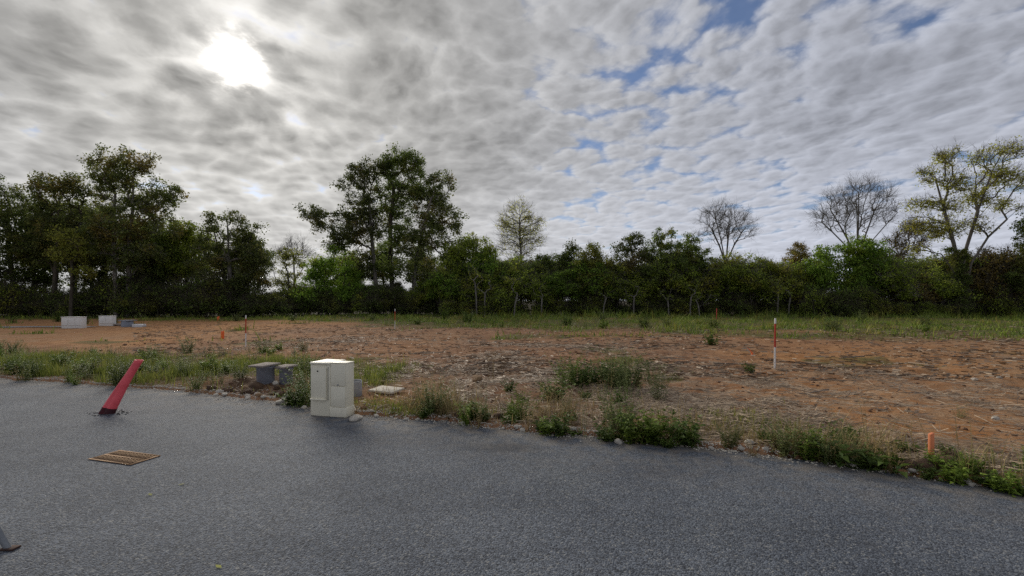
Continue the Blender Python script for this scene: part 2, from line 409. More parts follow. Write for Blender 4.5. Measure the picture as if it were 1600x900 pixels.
def turf_mask(x, y):
    """where grass grows: back strip, left verge, scattered patches"""
    x = np.asarray(x, float); y = np.asarray(y, float); d = off_road(x, y)
    n = vnoise(x, y, .35, 11); n2 = vnoise(x, y, 1.3, 12)
    start = np.interp(x, [-60, -30, -14, -6, 0, 6, 14, 20, 40], [40, 38, 34, 27, 24.5, 22, 19, 17, 17.])
    back = sstep(-3., 5., y - start + (n - .5) * 9)
    verge = sstep(-2.2, -3.6, x) * sstep(3.9, 2.4, d + (n2 - .5) * 1.4) * sstep(.05, .5, d)
    patch = sstep(.70, .80, n * .6 + n2 * .4) * sstep(.2, 1., d) * .8
    lip = sstep(1.0, .2, d) * sstep(.0, .1, d) * sstep(.40, .58, n2) * .6
    right = sstep(3.3, 4.2, x) * sstep(1.2, .5, d) * sstep(0., .1, d) * .6
    dug = np.exp(-(((x + 4.55) / 1.45) ** 2 + ((d - .75) / .75) ** 2) * 1.1)
    return np.clip(np.maximum.reduce([back, verge, patch, lip, right]), 0, 1) * (1 - np.clip(dug * 1.6, 0, 1))
def litter_mask(x, y):
    d = off_road(x, y); n = vnoise(x, y, .8, 21)
    a = sstep(-2.4, -.5, x) * sstep(.08, .4, d) * sstep(7., 4.5, d + (n - .5) * 3) * sstep(6.6, 3.8, x - np.maximum(0, 6 - y) + (n - .5) * 2)
    b = .55 * sstep(.35, .65, vnoise(x, y, .3, 22)) * sstep(30, 16, y) * sstep(.5, 1.5, d)
    return np.clip(np.maximum(a, b), 0, 1)
def ground_attrs(x, y):
    d = off_road(x, y)
    clay = np.clip(.7 * sstep(2.6, 5.2, x - (y - 6) * .25) * sstep(18, 12, y) + .75 * sstep(-10, -14, x) * sstep(14, 17, y) + .35 * sstep(.4, .7, vnoise(x, y, .25, 31))
                   + np.exp(-((x + 1.75) ** 2 + (y - 7.2) ** 2) / .35), 0, 1)
    wood = sstep(41, 45, y + (vnoise(x, y, .2, 32) - .5) * 4)
    damp = np.zeros_like(x)
    for (px, py, r) in ((390, 604, .9), (425, 603, .8), (1462, 720, .4), (520, 640, .35), (650, 640, .5)):
        mx, my = ground_pt(px, py); damp = np.maximum(damp, np.exp(-((x - mx) ** 2 + (y - my) ** 2) / (r * r * .5)))
    return dict(clay=clay, litter=litter_mask(x, y), turf=turf_mask(x, y), wood=wood, damp=np.clip(damp * 1.2, 0, 1) * .85)
nx, ny = len(GX), len(GY)
ii = (np.arange(ny - 1)[:, None] * nx + np.arange(nx - 1)[None, :]).ravel()
GF = np.stack([ii, ii + 1, ii + nx + 1, ii + nx], axis=1)
A = {k: v.ravel() for k, v in ground_attrs(MX, MY).items()}
obj('ground', mesh('ground', np.stack([MX.ravel(), MY.ravel(), H.ravel()], axis=1), GF, MAT_SOIL, True, A), kind='structure')

def build_road():
    xs = np.concatenate([np.arange(-60, -14, .8), np.arange(-14, 6, .035), np.arange(6, 30.1, .6)])
    ey = edge_y(xs); offs = [-.0, .0, -.02, -.10, -.25, -.6, -1.5, -4., -10., -30.]
    V, E = [], []
    for k, o in enumerate(offs):
        z = -.06 if k == 0 else (-.012 if k == 1 else 0.)
        V.append(np.stack([xs + 0. * o, ey + o, np.full_like(xs, z)], axis=1)); E.append(np.full(len(xs), [1, 1, 1, 1, .75, .3, .05, 0, 0, 0][k]))
    n = len(xs); V = np.concatenate(V)
    F = [np.stack([r * n + np.arange(n - 1) + 1, r * n + np.arange(n - 1), (r + 1) * n + np.arange(n - 1), (r + 1) * n + np.arange(n - 1) + 1], axis=1) for r in range(len(offs) - 1)]
    obj('road', mesh('road', V, np.concatenate(F), MAT_ROAD, False, {'edge': np.concatenate(E)}), kind='structure')
    # the next bit of roadway showing beyond the cleared plot
    ys = [(-80, 29.5), (-60, 29.2), (-42, 28.8), (-32, 28.3), (-27, 27.9), (-24.6, 27.7)]
    V = [(x, y - w, .105) for x, y in ys for w in (2.4 if x < -50 else 1.6 if x < -30 else .9 if x < -26 else .2, -.5)]
    F = np.array([(2 * i, 2 * i + 2, 2 * i + 3, 2 * i + 1) for i in range(len(ys) - 1)])
    V2 = np.array(V); V2[:, 2] = hgt(V2[:, 0], V2[:, 1]) + .03
    obj('side_road', mesh('side_road', V2, F, MAT_GRAVEL), kind='structure')
build_road()

SHARED = []          # (object, base words, landmark kind): given labels of their own at the end
def share(o, base, marks): SHARED.append((o, base, marks)); return o
# ------------------------------------------------------------------ trees
def skeleton(rng, trunks, pts, up=.35, pathw=.25, nseg=4, jit=.06):
    """grow limbs from the trunk polylines to every point; nodes, parents, tip index for each point"""
    P, par, path = [], [], []
    for tr in trunks:
        last = -1
        for k, q in enumerate(tr):
            q = np.array(q, float); P.append(q); par.append(last)
            path.append(0. if last < 0 else path[last] + np.linalg.norm(q - P[last])); last = len(P) - 1
    firsts = {i for i, p in enumerate(par) if p < 0}
    cap = len(P) + len(pts) * nseg; A = np.zeros((cap, 3)); A[:len(P)] = P; pa = np.zeros(cap); pa[:len(P)] = path
    for i in firsts: A[i] -= (0, 0, 0)
    n = len(P); base = np.array(trunks[0][-1]); order = np.argsort(np.linalg.norm(pts - base, axis=1)); tips = np.zeros(len(pts), int)
    banned = np.zeros(cap, bool)
    for i in firsts: banned[i] = True
    par = par + [0] * (cap - n)
    for oi in order:
        c = pts[oi]; dv = c - A[:n]; dist = np.linalg.norm(dv, axis=1)
        cost = dist + pathw * pa[:n] + np.maximum(0, -dv[:, 2] + .25 * dist) * up * 2 + banned[:n] * 1e3
        b = int(np.argmin(cost)); a = A[b]; L = dist[b]; prev = b
        for s in range(1, nseg + 1):
            f = s / nseg; q = a + (c - a) * f
            q = q + (0, 0, L * .10 * math.sin(f * math.pi)) + (rng.normal(0, jit * L, 3) if s < nseg else 0)
            A[n] = q; par[n] = prev; pa[n] = pa[prev] + L / nseg; prev = n; n += 1
        tips[oi] = prev
    par = np.array(par[:n]); cnt = np.zeros(n); 
    cnt[tips] += 1
    for i in range(n - 1, -1, -1):
        if par[i] >= 0: cnt[par[i]] += cnt[i]
    return A[:n], par, np.maximum(cnt, .5), tips

def sample_lobes(rng, lobes, n, inner=.5):
    w = np.array([a[3] * a[4] * a[5] * (a[6] if len(a) > 6 else 1.) for a in lobes]) ** .8; w /= w.sum()
    k = rng.choice(len(lobes), n, p=w); L = np.array([a[:6] for a in lobes])[k]
    v = rng.normal(size=(n, 3)); v /= np.linalg.norm(v, axis=1, keepdims=True); r = rng.random(n) ** inner
    return L[:, :3] + v * r[:, None] * L[:, 3:6]

def leaves(rng, C, n_each, R, size, flat=.75, droop=0.):
    n = len(C) * n_each; c = np.repeat(C, n_each, axis=0); Rr = np.repeat(R * rng.uniform(.6, 1.35, len(C)), n_each)
    v = rng.normal(size=(n, 3)); v /= np.linalg.norm(v, axis=1, keepdims=True)
    p = c + v * (rng.random(n) ** .6 * Rr)[:, None] * (1, 1, flat); p[:, 2] -= droop * rng.random(n)
    a = rng.normal(size=(n, 3)); a /= np.linalg.norm(a, axis=1, keepdims=True)
    nr = rng.normal(size=(n, 3)) + (0, 0, .8); b = np.cross(nr, a); b /= np.maximum(np.linalg.norm(b, axis=1, keepdims=True), 1e-6)
    s = size * rng.uniform(.6, 1.4, n)[:, None]; up = np.cross(a, b) * s * .12
    V = np.stack([p - a * s * .5, p + b * s * .30 + up, p + a * s * .55, p - b * s * .30 + up], axis=1).reshape(-1, 3)
    F = np.arange(n * 4).reshape(-1, 4); return V, F

def twigs(rng, A, par, ids, n_each, length, r, up=.3):
    i = np.repeat(ids, n_each); n = len(i); d = A[i] - A[par[i]]; d /= np.maximum(np.linalg.norm(d, axis=1, keepdims=True), 1e-6)
    d = d + rng.normal(0, .55, (n, 3)) + (0, 0, up); d /= np.linalg.norm(d, axis=1, keepdims=True)
    L = length * rng.uniform(.5, 1.3, n)[:, None]; p0 = A[i]; p1 = p0 + d * L * .5 + rng.normal(0, .06, (n, 3)) * L
    d2 = d + rng.normal(0, .35, (n, 3)) + (0, 0, up * .5); d2 /= np.linalg.norm(d2, axis=1, keepdims=True); p2 = p1 + d2 * L * .6
    sd = d + rng.normal(0, .7, (n, 3)); sd /= np.linalg.norm(sd, axis=1, keepdims=True); p3 = p1 + sd * L * .45
    one = np.ones(n)
    return np.concatenate([p0, p1, p1]), np.concatenate([p1, p2, p3]), np.concatenate([one * r, one * r * .75, one * r * .7]), np.concatenate([one * r * .75, one * r * .4, one * r * .4]), np.concatenate([p2, p3])

def tree_meshes(name, seed, trunks, lobes, n, leafn, R, size, leafmat, barkmat, r_base, r_tip=.02, tw=2, twl=.6, twr=.010, inner=.5, up=.35, jit=.06,
                pathw=.25, flat=.75, leaf_share=1., mats2=None, leaf_on_twigs=False, k=6, top_leaves=None):
    size *= .74; leafn = int(leafn * 1.75)
    rng = np.random.default_rng(seed); pts = sample_lobes(rng, lobes, n, inner)
    pts[:, 2] = np.maximum(pts[:, 2], .35)
    A, par, cnt, tips = skeleton(rng, trunks, pts, up, pathw, 4, jit)
    e = math.log(max(r_base / r_tip, 1.01)) / math.log(max(cnt.max(), 2.))
    rad = r_tip * cnt ** e
    roots = np.where(par < 0)[0]; seg = np.where(par >= 0)[0]
    r0 = rad[par[seg]]; r1 = rad[seg]; big = r1 / np.maximum(r0, 1e-6) < .72
    r0 = np.where(big, r1 * 1.35, r0); isroot = np.isin(par[seg], roots); r0 = np.where(isroot, r1 * 1.35, r0)
    T = [tubes(A[par[seg]], A[seg], r0, r1, k)]
    ends = A[tips]
    if tw:
        ids = seg[cnt[seg] <= 4]; a, b, c, d, ends2 = twigs(rng, A, par, ids, tw, twl, twr)
        T.append(tubes(a, b, c, d, 3)); 
        if leaf_on_twigs: ends = ends2[rng.random(len(ends2)) < .5]
    V, F = join(T); wood = mesh(name + '_wood', V, F, barkmat, True)
    crown = None
    if leafn:
        if leaf_share < 1: ends = ends[rng.random(len(ends)) < leaf_share]
        if top_leaves is not None: ends = ends[rng.random(len(ends)) < sstep(top_leaves[0], top_leaves[1], ends[:, 2])]
        V, F = leaves(rng, ends, leafn, R, size, flat)
        crown = mesh(name + '_leaves', V, F, leafmat, False)
    return wood, crown

def place_tree(name, meshes, x, y, label, cat, group=None, rot=0., sc=1.):
    e = obj(name, None, loc=(x, y, float(hgt(x, y)) - .05), rot=(0, 0, rot), scale=sc, label=label, cat=cat, group=group)
    obj('trunk', meshes[0], e)
    if meshes[1]: obj('crown', meshes[1], e)
    return e

def px_tree(name, label, cat, seed, bx, Y, trunks, lobes, n, leafn, R, size, lm, bm, r_base, depth=.8, group=None, **kw):
    """lobes and trunks written in photo pixels round the base bx at distance Y metres; depth = lobe depth / width"""
    s = Y / FPX; rng = np.random.default_rng(seed + 999)
    tr = [[((px - bx) * s, dy, max(zpx(py, Y), 0.) if k else -.3) for k, (px, py, dy) in enumerate(t)] for t in trunks]
    lb = [((l[0] - bx) * s, (rng.random() - .5) * l[2] * s * .9, zpx(l[1], Y), l[2] * s, l[2] * s * depth, l[3] * s) for l in lobes]
    M = tree_meshes(name, seed, tr, lb, n, leafn, R, size, LEAF[lm], BARK[bm], r_base, **kw)
    return place_tree(name, M, depth_pt(bx, Y), Y, label, cat, group)

def fan(bx, by, fork, ends, w=3.):
    out = []
    for i, (ex, ey) in enumerate(ends):
        o = (i - (len(ends) - 1) / 2) * w * .35; dy = .5 * math.sin(i * 2.4)
        out.append([(bx + o, by, dy * .15), (bx + o * .8, (by + fork) / 2, dy * .12), (bx + o, fork, dy * .2), (bx + (ex - bx) * .38, fork + (ey - fork) * .42, dy * 1.2), (bx + (ex - bx) * .72, fork + (ey - fork) * .75, dy * 2.2), (ex, ey, dy * 3.)])
    return out
def hero_trees():
    # ---- wood at the left
    px_tree('broadleaf_tree', 'tallest tree of the wood at the left, with twin pale trunks', 'tree', 11, 187, 44.,
            [[(182, 497, 0), (181, 450, 0), (178, 400, 0), (174, 340, .2), (176, 300, .3)], [(193, 497, .5), (194, 440, .5), (197, 380, .4), (205, 320, .2), (208, 270, 0)]],
            [(198, 262, 42, 28), (165, 278, 28, 25), (228, 258, 20, 20), (180, 310, 42, 35), (232, 305, 40, 32), (262, 312, 20, 20), (195, 355, 52, 38), (245, 350, 34, 28), (160, 370, 30, 35), (200, 400, 45, 26), (235, 395, 30, 26)],
            350, 42, .72, .26, 'oak', 'pale', .19)
    px_tree('broadleaf_tree', 'dark broadleaf tree at the very left edge of the wood', 'tree', 12, 22, 46.,
            [[(22, 496, 0), (20, 440, 0), (14, 380, 0), (12, 330, 0)]],
            [(8, 310, 30, 35), (-20, 330, 40, 40), (40, 330, 30, 35), (0, 380, 50, 45), (45, 385, 35, 40), (10, 430, 50, 30)],
            240, 38, .75, .26, 'dark', 'oak', .20)
    px_tree('broadleaf_tree', 'broad round-topped tree left of the twin trunks', 'tree', 13, 84, 45.,
            [[(84, 497, 0), (86, 440, 0), (90, 380, 0), (92, 330, 0)], [(103, 497, .6), (106, 430, .5), (116, 370, .4), (122, 330, .3)]],
            [(92, 300, 42, 30), (60, 320, 32, 32), (125, 300, 26, 28), (90, 350, 52, 38), (130, 350, 32, 36), (62, 390, 40, 32), (110, 400, 42, 28)],
            300, 40, .75, .26, 'oak', 'oak', .20)
    px_tree('broadleaf_tree', 'small yellow-green tree in front of the round-topped tree', 'tree', 14, 108, 42.5,
            [[(110, 498, 0), (112, 450, 0), (112, 410, 0)]], [(92, 368, 26, 16), (122, 375, 22, 16), (108, 395, 30, 16), (134, 425, 16, 12)], 70, 34, .6, .24, 'lime', 'oak', .12)
    px_tree('broadleaf_tree', 'rounded tree at the right end of the left wood', 'tree', 15, 360, 46.,
            [[(360, 496, 0), (360, 450, 0), (358, 410, 0), (356, 360, 0)], [(345, 496, .8), (343, 440, .8), (336, 390, .6), (330, 360, .4)]],
            [(352, 348, 32, 22), (330, 365, 25, 25), (380, 370, 28, 28), (360, 395, 48, 34), (398, 405, 24, 34), (330, 410, 32, 32), (372, 440, 42, 24), (405, 440, 18, 18)],
            290, 42, .7, .25, 'oak', 'grey', .22)
    px_tree('broadleaf_tree', 'lower tree between the twin trunks and the rounded tree', 'tree', 16, 292, 48.,
            [[(290, 495, 0), (291, 440, 0), (293, 390, 0)]], [(290, 365, 28, 24), (312, 372, 16, 22), (270, 385, 26, 30), (300, 410, 34, 34), (262, 430, 30, 28)], 190, 40, .75, .26, 'olive', 'oak', .18)
    px_tree('broadleaf_tree', 'dark tree just right of the twin trunks', 'tree', 17, 236, 47.,
            [[(238, 496, 0), (237, 430, 0), (238, 380, 0)], [(225, 496, .7), (222, 430, .6), (216, 390, .5)]], [(240, 375, 36, 28), (215, 400, 32, 34), (256, 410, 34, 32), (236, 440, 40, 22)], 220, 42, .8, .27, 'dark', 'oak', .2)
    px_tree('broadleaf_tree', 'dark tree behind the round-topped tree of the wood', 'tree', 18, 142, 49.,
            [[(142, 494, 0), (143, 430, 0), (142, 370, 0)], [(156, 494, .7), (155, 430, .6), (152, 390, .5)]], [(142, 345, 32, 34), (130, 395, 34, 34), (162, 400, 28, 34), (146, 440, 34, 22)], 210, 42, .8, .27, 'dark', 'oak', .2)
    px_tree('broadleaf_tree', 'slender dark tree between the left edge and the round-topped tree', 'tree', 19, 52, 48.,
            [[(52, 495, 0), (53, 430, 0), (51, 370, 0)]], [(52, 345, 24, 32), (48, 390, 32, 34), (60, 435, 28, 26)], 140, 42, .8, .27, 'dark', 'oak', .18)
    # ---- gap
    px_tree('broadleaf_tree', 'pale yellow-green airy tree in the gap left of the great oaks', 'tree', 21, 452, 58.,
            [[(452, 490, 0), (452, 460, 0), (450, 430, 0)]], [(452, 400, 22, 16), (436, 418, 14, 14), (468, 412, 14, 18), (450, 440, 26, 18)], 90, 22, .6, .24, 'lime', 'grey', .13)
    px_tree('bare_tree', 'small leafless tree rising behind the airy yellow-green tree', 'tree', 22, 460, 72.,
            [[(460, 487, 0), (460, 440, 0), (459, 405, 0)]], [(458, 388, 26, 16), (444, 396, 16, 12), (476, 396, 14, 12)], 80, 0, 0, 0, 'lime', 'grey', .12, tw=2, twl=1.3, twr=.012, pathw=.6, jit=.03)
    # ---- the great oaks
    px_tree('oak_tree', 'great oak with the long arm reaching left over the hedge', 'tree', 31, 590, 53.,
            [[(590, 492, 0), (588, 450, 0), (584, 410, 0), (580, 360, 0), (576, 310, 0)]],
            [(568, 275, 26, 26), (548, 290, 20, 24), (588, 262, 22, 20), (575, 318, 32, 26), (545, 340, 30, 20), (490, 338, 24, 18), (472, 330, 10, 12), (514, 352, 24, 22), (552, 372, 34, 20), (528, 385, 22, 14), (580, 360, 26, 26), (566, 415, 36, 24)],
            340, 38, .70, .27, 'oak', 'grey', .22, pathw=.25)
    px_tree('oak_tree', 'tallest oak, the middle one of the great trees', 'tree', 32, 614, 54.,
            [[(614, 492, 0), (613, 450, 0), (609, 410, 0), (610, 350, 0), (616, 290, 0)]],
            [(622, 252, 32, 22), (600, 262, 20, 20), (648, 262, 26, 22), (620, 295, 42, 28), (655, 300, 30, 26), (612, 335, 40, 26), (628, 375, 34, 28), (618, 418, 34, 22)],
            340, 40, .72, .27, 'dark', 'oak', .24, pathw=.25)
    px_tree('oak_tree', 'right-hand one of the great oaks, with a pale lower trunk', 'tree', 33, 646, 52.,
            [[(646, 493, 0), (646, 450, 0), (650, 410, 0), (660, 360, 0), (674, 310, 0)]],
            [(684, 292, 24, 26), (702, 285, 12, 18), (665, 320, 28, 28), (695, 325, 22, 26), (680, 360, 38, 30), (712, 352, 18, 20), (652, 385, 28, 28), (700, 395, 32, 22), (726, 378, 14, 16), (668, 425, 42, 24)],
            320, 36, .68, .27, 'oak', 'pale', .22, pathw=.25)
    px_tree('thorn_bush', 'dense dark green bush left of the great oaks', 'bush', 34, 512, 51.,
            [[(512, 493, 0), (510, 470, 0), (508, 440, 0)], [(522, 493, .6), (528, 465, .5)], [(498, 493, .3), (490, 465, .4)]],
            [(515, 410, 34, 26), (490, 430, 30, 28), (540, 430, 30, 28), (515, 460, 46, 24), (480, 465, 24, 20), (550, 465, 26, 22)], 240, 44, .75, .26, 'green', 'oak', .12)
    px_tree('broadleaf_tree', 'olive-green tree filling in right of the great oaks', 'tree', 35, 742, 51.,
            [[(742, 493, 0), (741, 450, 0), (738, 410, 0)], [(725, 493, .6), (722, 440, .5)]],
            [(735, 385, 26, 20), (758, 398, 24, 22), (712, 405, 26, 24), (740, 430, 42, 30), (775, 425, 18, 24), (700, 450, 32, 26)], 240, 42, .7, .26, 'olive', 'grey', .16)
    # ---- lone trees above the thicket
    px_tree('broadleaf_tree', 'thin half-bare egg-shaped tree standing alone above the thicket', 'tree', 41, 812, 60.,
            [[(814, 490, 0), (814, 440, 0), (814, 400, 0), (812, 350, 0), (812, 325, 0)]],
            [(813, 330, 24, 20), (792, 350, 18, 24), (836, 350, 18, 24), (812, 362, 34, 28), (786, 380, 14, 18), (840, 376, 14, 20), (812, 388, 26, 18)],
            240, 11, .9, .22, 'yellow', 'grey', .15, tw=2, twl=1.1, twr=.010, pathw=.5, up=.9, jit=.03, top_leaves=(5.5, 13.))
    px_tree('bare_tree', 'leafless fan-shaped tree above the middle of the thicket', 'tree', 42, 1134, 64.,
            fan(1134, 489, 408, [(1108, 352), (1120, 330), (1134, 322), (1150, 332), (1166, 352)]),
            [(1134, 332, 28, 20), (1108, 345, 20, 18), (1160, 345, 20, 20), (1134, 360, 40, 22), (1100, 365, 14, 14), (1172, 362, 16, 14)],
            210, 0, 0, 0, 'lime', 'grey', .10, tw=2, twl=1.3, twr=.010, pathw=.35, up=.9, jit=.03, r_tip=.018)
    px_tree('bare_tree', 'wide leafless tree behind the big green bush', 'tree', 43, 1342, 58.,
            fan(1340, 490, 405, [(1285, 348), (1306, 325), (1328, 305), (1350, 295), (1372, 310), (1394, 334)]),
            [(1345, 302, 34, 22), (1310, 320, 28, 22), (1380, 315, 26, 22), (1342, 335, 55, 26), (1285, 345, 22, 14), (1398, 335, 14, 18)],
            300, 0, 0, 0, 'lime', 'grey', .10, tw=2, twl=1.3, twr=.011, pathw=.35, up=.8, jit=.03, r_tip=.018)
    px_tree('broadleaf_tree', 'thin brownish tree between the wide leafless tree and the tall forked tree', 'tree', 44, 1402, 54.,
            [[(1402, 492, 0), (1402, 440, 0), (1404, 400, 0)]], [(1400, 375, 20, 22), (1418, 362, 18, 18), (1436, 378, 18, 16), (1410, 405, 28, 22)], 130, 12, .7, .22, 'brown', 'grey', .12, tw=3, twl=1., twr=.012)
    px_tree('broadleaf_tree', 'tall forked tree with sparse yellow-green leaves at the right', 'tree', 45, 1502, 46.,
            [[(1500, 496, 0), (1500, 450, 0), (1498, 420, 0), (1490, 380, 0), (1480, 330, .3), (1468, 280, .4)], [(1504, 496, .3), (1504, 440, .3), (1512, 390, .2), (1528, 330, 0), (1545, 270, -.3), (1560, 240, -.4)],
             [(1498, 496, -.2), (1494, 440, -.3), (1470, 408, -.6), (1430, 385, -1.)], [(1506, 496, -.2), (1507, 450, -.2), (1513, 412, -.3), (1534, 372, -.6), (1560, 345, -.8), (1592, 310, -1.2)]],
            [(1470, 250, 24, 18), (1455, 280, 18, 18), (1485, 285, 24, 20), (1450, 318, 26, 14), (1490, 325, 26, 16), (1545, 245, 24, 18), (1580, 235, 24, 16), (1560, 275, 30, 20), (1530, 305, 22, 18), (1592, 280, 20, 20), (1570, 318, 26, 14), (1440, 350, 26, 14), (1480, 360, 30, 14), (1530, 350, 26, 14), (1435, 390, 14, 8)],
            430, 15, .80, .23, 'yellow', 'grey', .17, tw=2, twl=.9, twr=.011, pathw=.45, up=.5, jit=.035, leaf_share=.85)
    px_tree('ivy_clump', 'dark ivy wrapped round the fork of the tall sparse tree', 'ivy', 46, 1503, 45.5,
            [[(1503, 496, 0), (1503, 450, 0), (1502, 410, 0)]], [(1503, 405, 12, 20), (1502, 440, 14, 30), (1486, 392, 8, 10)], 70, 40, .4, .2, 'dark', 'oak', .06)
    px_tree('thorn_bush', 'big dense bright green bush below the wide leafless tree', 'bush', 47, 1330, 48.,
            [[(1330, 495, 0), (1330, 460, 0), (1328, 420, 0)], [(1300, 495, .6), (1292, 450, .5)], [(1362, 495, .4), (1370, 450, .3)]],
            [(1335, 395, 34, 24), (1365, 400, 26, 26), (1300, 405, 30, 26), (1275, 425, 26, 30), (1340, 430, 46, 34), (1385, 430, 22, 34), (1300, 460, 44, 30), (1360, 465, 44, 28)], 380, 50, .75, .26, 'green', 'oak', .14)
    px_tree('conifer', 'dark evergreen showing only its edge at the right border', 'tree', 48, 1612, 44.,
            [[(1612, 497, 0), (1612, 430, 0), (1612, 340, 0)]], [(1606, 355, 20, 14), (1612, 335, 14, 14), (1602, 372, 24, 10), (1612, 395, 30, 20), (1610, 430, 34, 26)], 120, 42, .6, .22, 'dark', 'oak', .16)
    # ---- saplings standing proud of the thicket
    for i, (bx, Y, top, w, lm, lab) in enumerate((
        (786, 50.5, 408, 20, 'dark', 'small dark sapling at the foot of the egg-shaped tree'),
        (850, 51, 396, 24, 'dark', 'dark sapling right of the egg-shaped tree'),
        (893, 51, 376, 27, 'dark', 'dark sapling left of the yellowish sapling'),
        (929, 49.3, 380, 32, 'lime', 'yellowish-green sapling in the middle of the thicket'),
        (988, 49.5, 360, 33, 'oak', 'loose dark sapling with a pale trunk, first of three tall ones'),
        (1033, 50, 353, 36, 'dark', 'tallest dark sapling, middle one of three tall ones'),
        (1082, 50, 360, 30, 'dark', 'pointed dark sapling left of the fan-shaped leafless tree'),
        (1150, 50.5, 400, 28, 'olive', 'olive sapling under the fan-shaped leafless tree'),
        (1200, 50, 402, 30, 'lime', 'yellow-green sapling right of the fan-shaped leafless tree'),
        (760, 50, 392, 28, 'green', 'fresh green sapling left of the egg-shaped tree'),
        (1256, 52, 376, 30, 'brown', 'brownish tree crown above the left shoulder of the big green bush'))):
        h = 490 - top
        px_tree('sapling', lab, 'tree', 60 + i, bx, float(Y),
                [[(bx, 491, 0), (bx + 1, 460, 0), (bx, 430, 0), (bx, top + h * .25, 0)]],
                [(bx, top + h * .14, w * .55, h * .13), (bx - w * .4, top + h * .30, w * .7, h * .16), (bx + w * .45, top + h * .34, w * .7, h * .16), (bx, top + h * .52, w * 1.1, h * .18)],
                170, 32, .55, .24, lm, 'pale' if i == 4 else 'oak', .10)
hero_trees()

def thicket():
    """shrubs of the thicket: a few kinds of mesh, each shrub placed on its own"""
    kinds = []
    for i, (lm, bm) in enumerate((('olive', 'grey'), ('dark', 'oak'), ('green', 'oak'), ('brown', 'grey'), ('olive', 'pale'))):
        rng = np.random.default_rng(300 + i); st = []
        for k in range(6):
            a = rng.random() * 6.28; r = rng.random() * .7
            st.append([(r * math.cos(a), r * math.sin(a), -.2), (r * 1.5 * math.cos(a), r * 1.5 * math.sin(a), 1.2), (r * 2.1 * math.cos(a), r * 2.1 * math.sin(a), 2.6)])
        lb = [(0, 0, 4.6, 1.6, 1.5, 1.0), (1.2, .4, 4.0, 1.3, 1.3, 1.1), (-1.2, -.3, 3.8, 1.4, 1.3, 1.1), (.2, -1., 3.2, 1.6, 1.4, 1.2), (-.3, 1., 3.2, 1.6, 1.4, 1.2), (1.4, -.6, 2.4, 1.2, 1.2, 1.), (-1.5, .5, 2.2, 1.3, 1.2, 1.)]
        M = tree_meshes('shrub_%d' % i, 310 + i, st, lb, 190, 36, .62, .22, LEAF[lm], BARK[bm], .055, r_tip=.012, tw=2, twl=.8, twr=.011)
        rng2 = np.random.default_rng(330 + i)
        kinds.append(M)
    # undergrowth kinds: twiggy, few leaves
    for i in range(2):
        rng = np.random.default_rng(350 + i); st = []
        for k in range(14):
            a = rng.random() * 6.28; r = rng.random() * 1.3; b = r + rng.random() * .5
            st.append([(r * math.cos(a), r * math.sin(a), -.2), (b * math.cos(a), b * math.sin(a), .8), (b * 1.1 * math.cos(a), b * 1.1 * math.sin(a), 1.5)])
        lb = [(0, 0, 1.5, 2.0, 1.6, .9), (1., 0, 1.0, 1.3, 1.3, .7), (-1., 0, 1.0, 1.3, 1.3, .7), (0, 0, 2.4, 1.6, 1.4, .7)]
        kinds.append(tree_meshes('under_%d' % i, 360 + i, st, lb, 170, 16 if i == 0 else 26, .5, .20, LEAF['olive' if i == 0 else 'dark'], BARK['oak'], .03, r_tip=.010, tw=2, twl=.9, twr=.010))
    rng = random.Random(5)
    names = {0: 'olive shrub', 1: 'dark green shrub', 2: 'fresh green shrub', 3: 'brown autumn shrub', 4: 'pale-stemmed olive shrub'}
    zones = ((425, 700, 'in the gap and under the great oaks', 425, 700, 51, 56, 12, .72, (1, 2, 0, 1, 0)),
             (690, 960, 'in the thicket right of the great oaks', 0, 0, 50, 55, 18, .95, (0, 4, 0, 2, 4)),
             (945, 1265, 'in the thicket left of the big green bush', 0, 0, 50, 55, 21, .98, (0, 4, 0, 4, 0)),
             (1370, 1620, 'in the thicket below the tall forked tree', 0, 0, 47, 52, 17, 1.03, (3, 0, 4, 3, 0)))
    for (x0, x1, where, _a, _b, ya, yb, cnt, sc, mix) in zones:
        for i in range(cnt):
            px = x0 + (i + .5 + rng.uniform(-.35, .35)) * (x1 - x0) / cnt; row = i % 3
            Y = ya + (yb - ya) * row / 2 + rng.uniform(-.8, .8); k = mix[rng.randrange(5)]
            s = sc * rng.uniform(.72, 1.22) * (1.08 if row == 2 else 1.)
            share(place_tree('shrub', kinds[k], depth_pt(px, Y), Y, names[k] + ' ' + where, 'shrub', 'shrubs ' + where, rng.uniform(0, 6.28), (s * 1.12, s * 1.12, s)), names[k] + ' of the thicket', 'tree')
    und = ((-30, 430, 'dark undergrowth bush along the foot of the left wood', 44.5, 48, 30, .98, (5, 6, 6)),
           (430, 700, 'dark undergrowth bush at the foot of the great oaks', 50.0, 54, 16, .85, (5, 6, 6)),
           (690, 1270, 'twiggy brown undergrowth at the foot of the thicket', 48.3, 50.5, 34, .62, (5, 5, 6)),
           (1270, 1630, 'twiggy undergrowth below the bush and the forked tree', 45.0, 48, 22, .66, (5, 5, 6)))
    for (x0, x1, lab, ya, yb, cnt, sc, mix) in und:
        for i in range(cnt):
            px = x0 + (i + .5 + rng.uniform(-.4, .4)) * (x1 - x0) / cnt; Y = ya + (yb - ya) * ((i % 2) * .7 + rng.random() * .3); k = mix[rng.randrange(3)]
            s = sc * rng.uniform(.6, 1.35)
            share(place_tree('undergrowth_bush', kinds[k], depth_pt(px, Y), Y, lab, 'bush', lab.replace('bush', 'bushes'), rng.uniform(0, 6.28), (s * 1.1, s, s * rng.uniform(.8, 1.1))), 'twiggy olive undergrowth bush' if k == 5 else 'dark leafy undergrowth bush', 'tree')
    # trees standing behind the left wood and the oaks, seen through gaps
    back = []
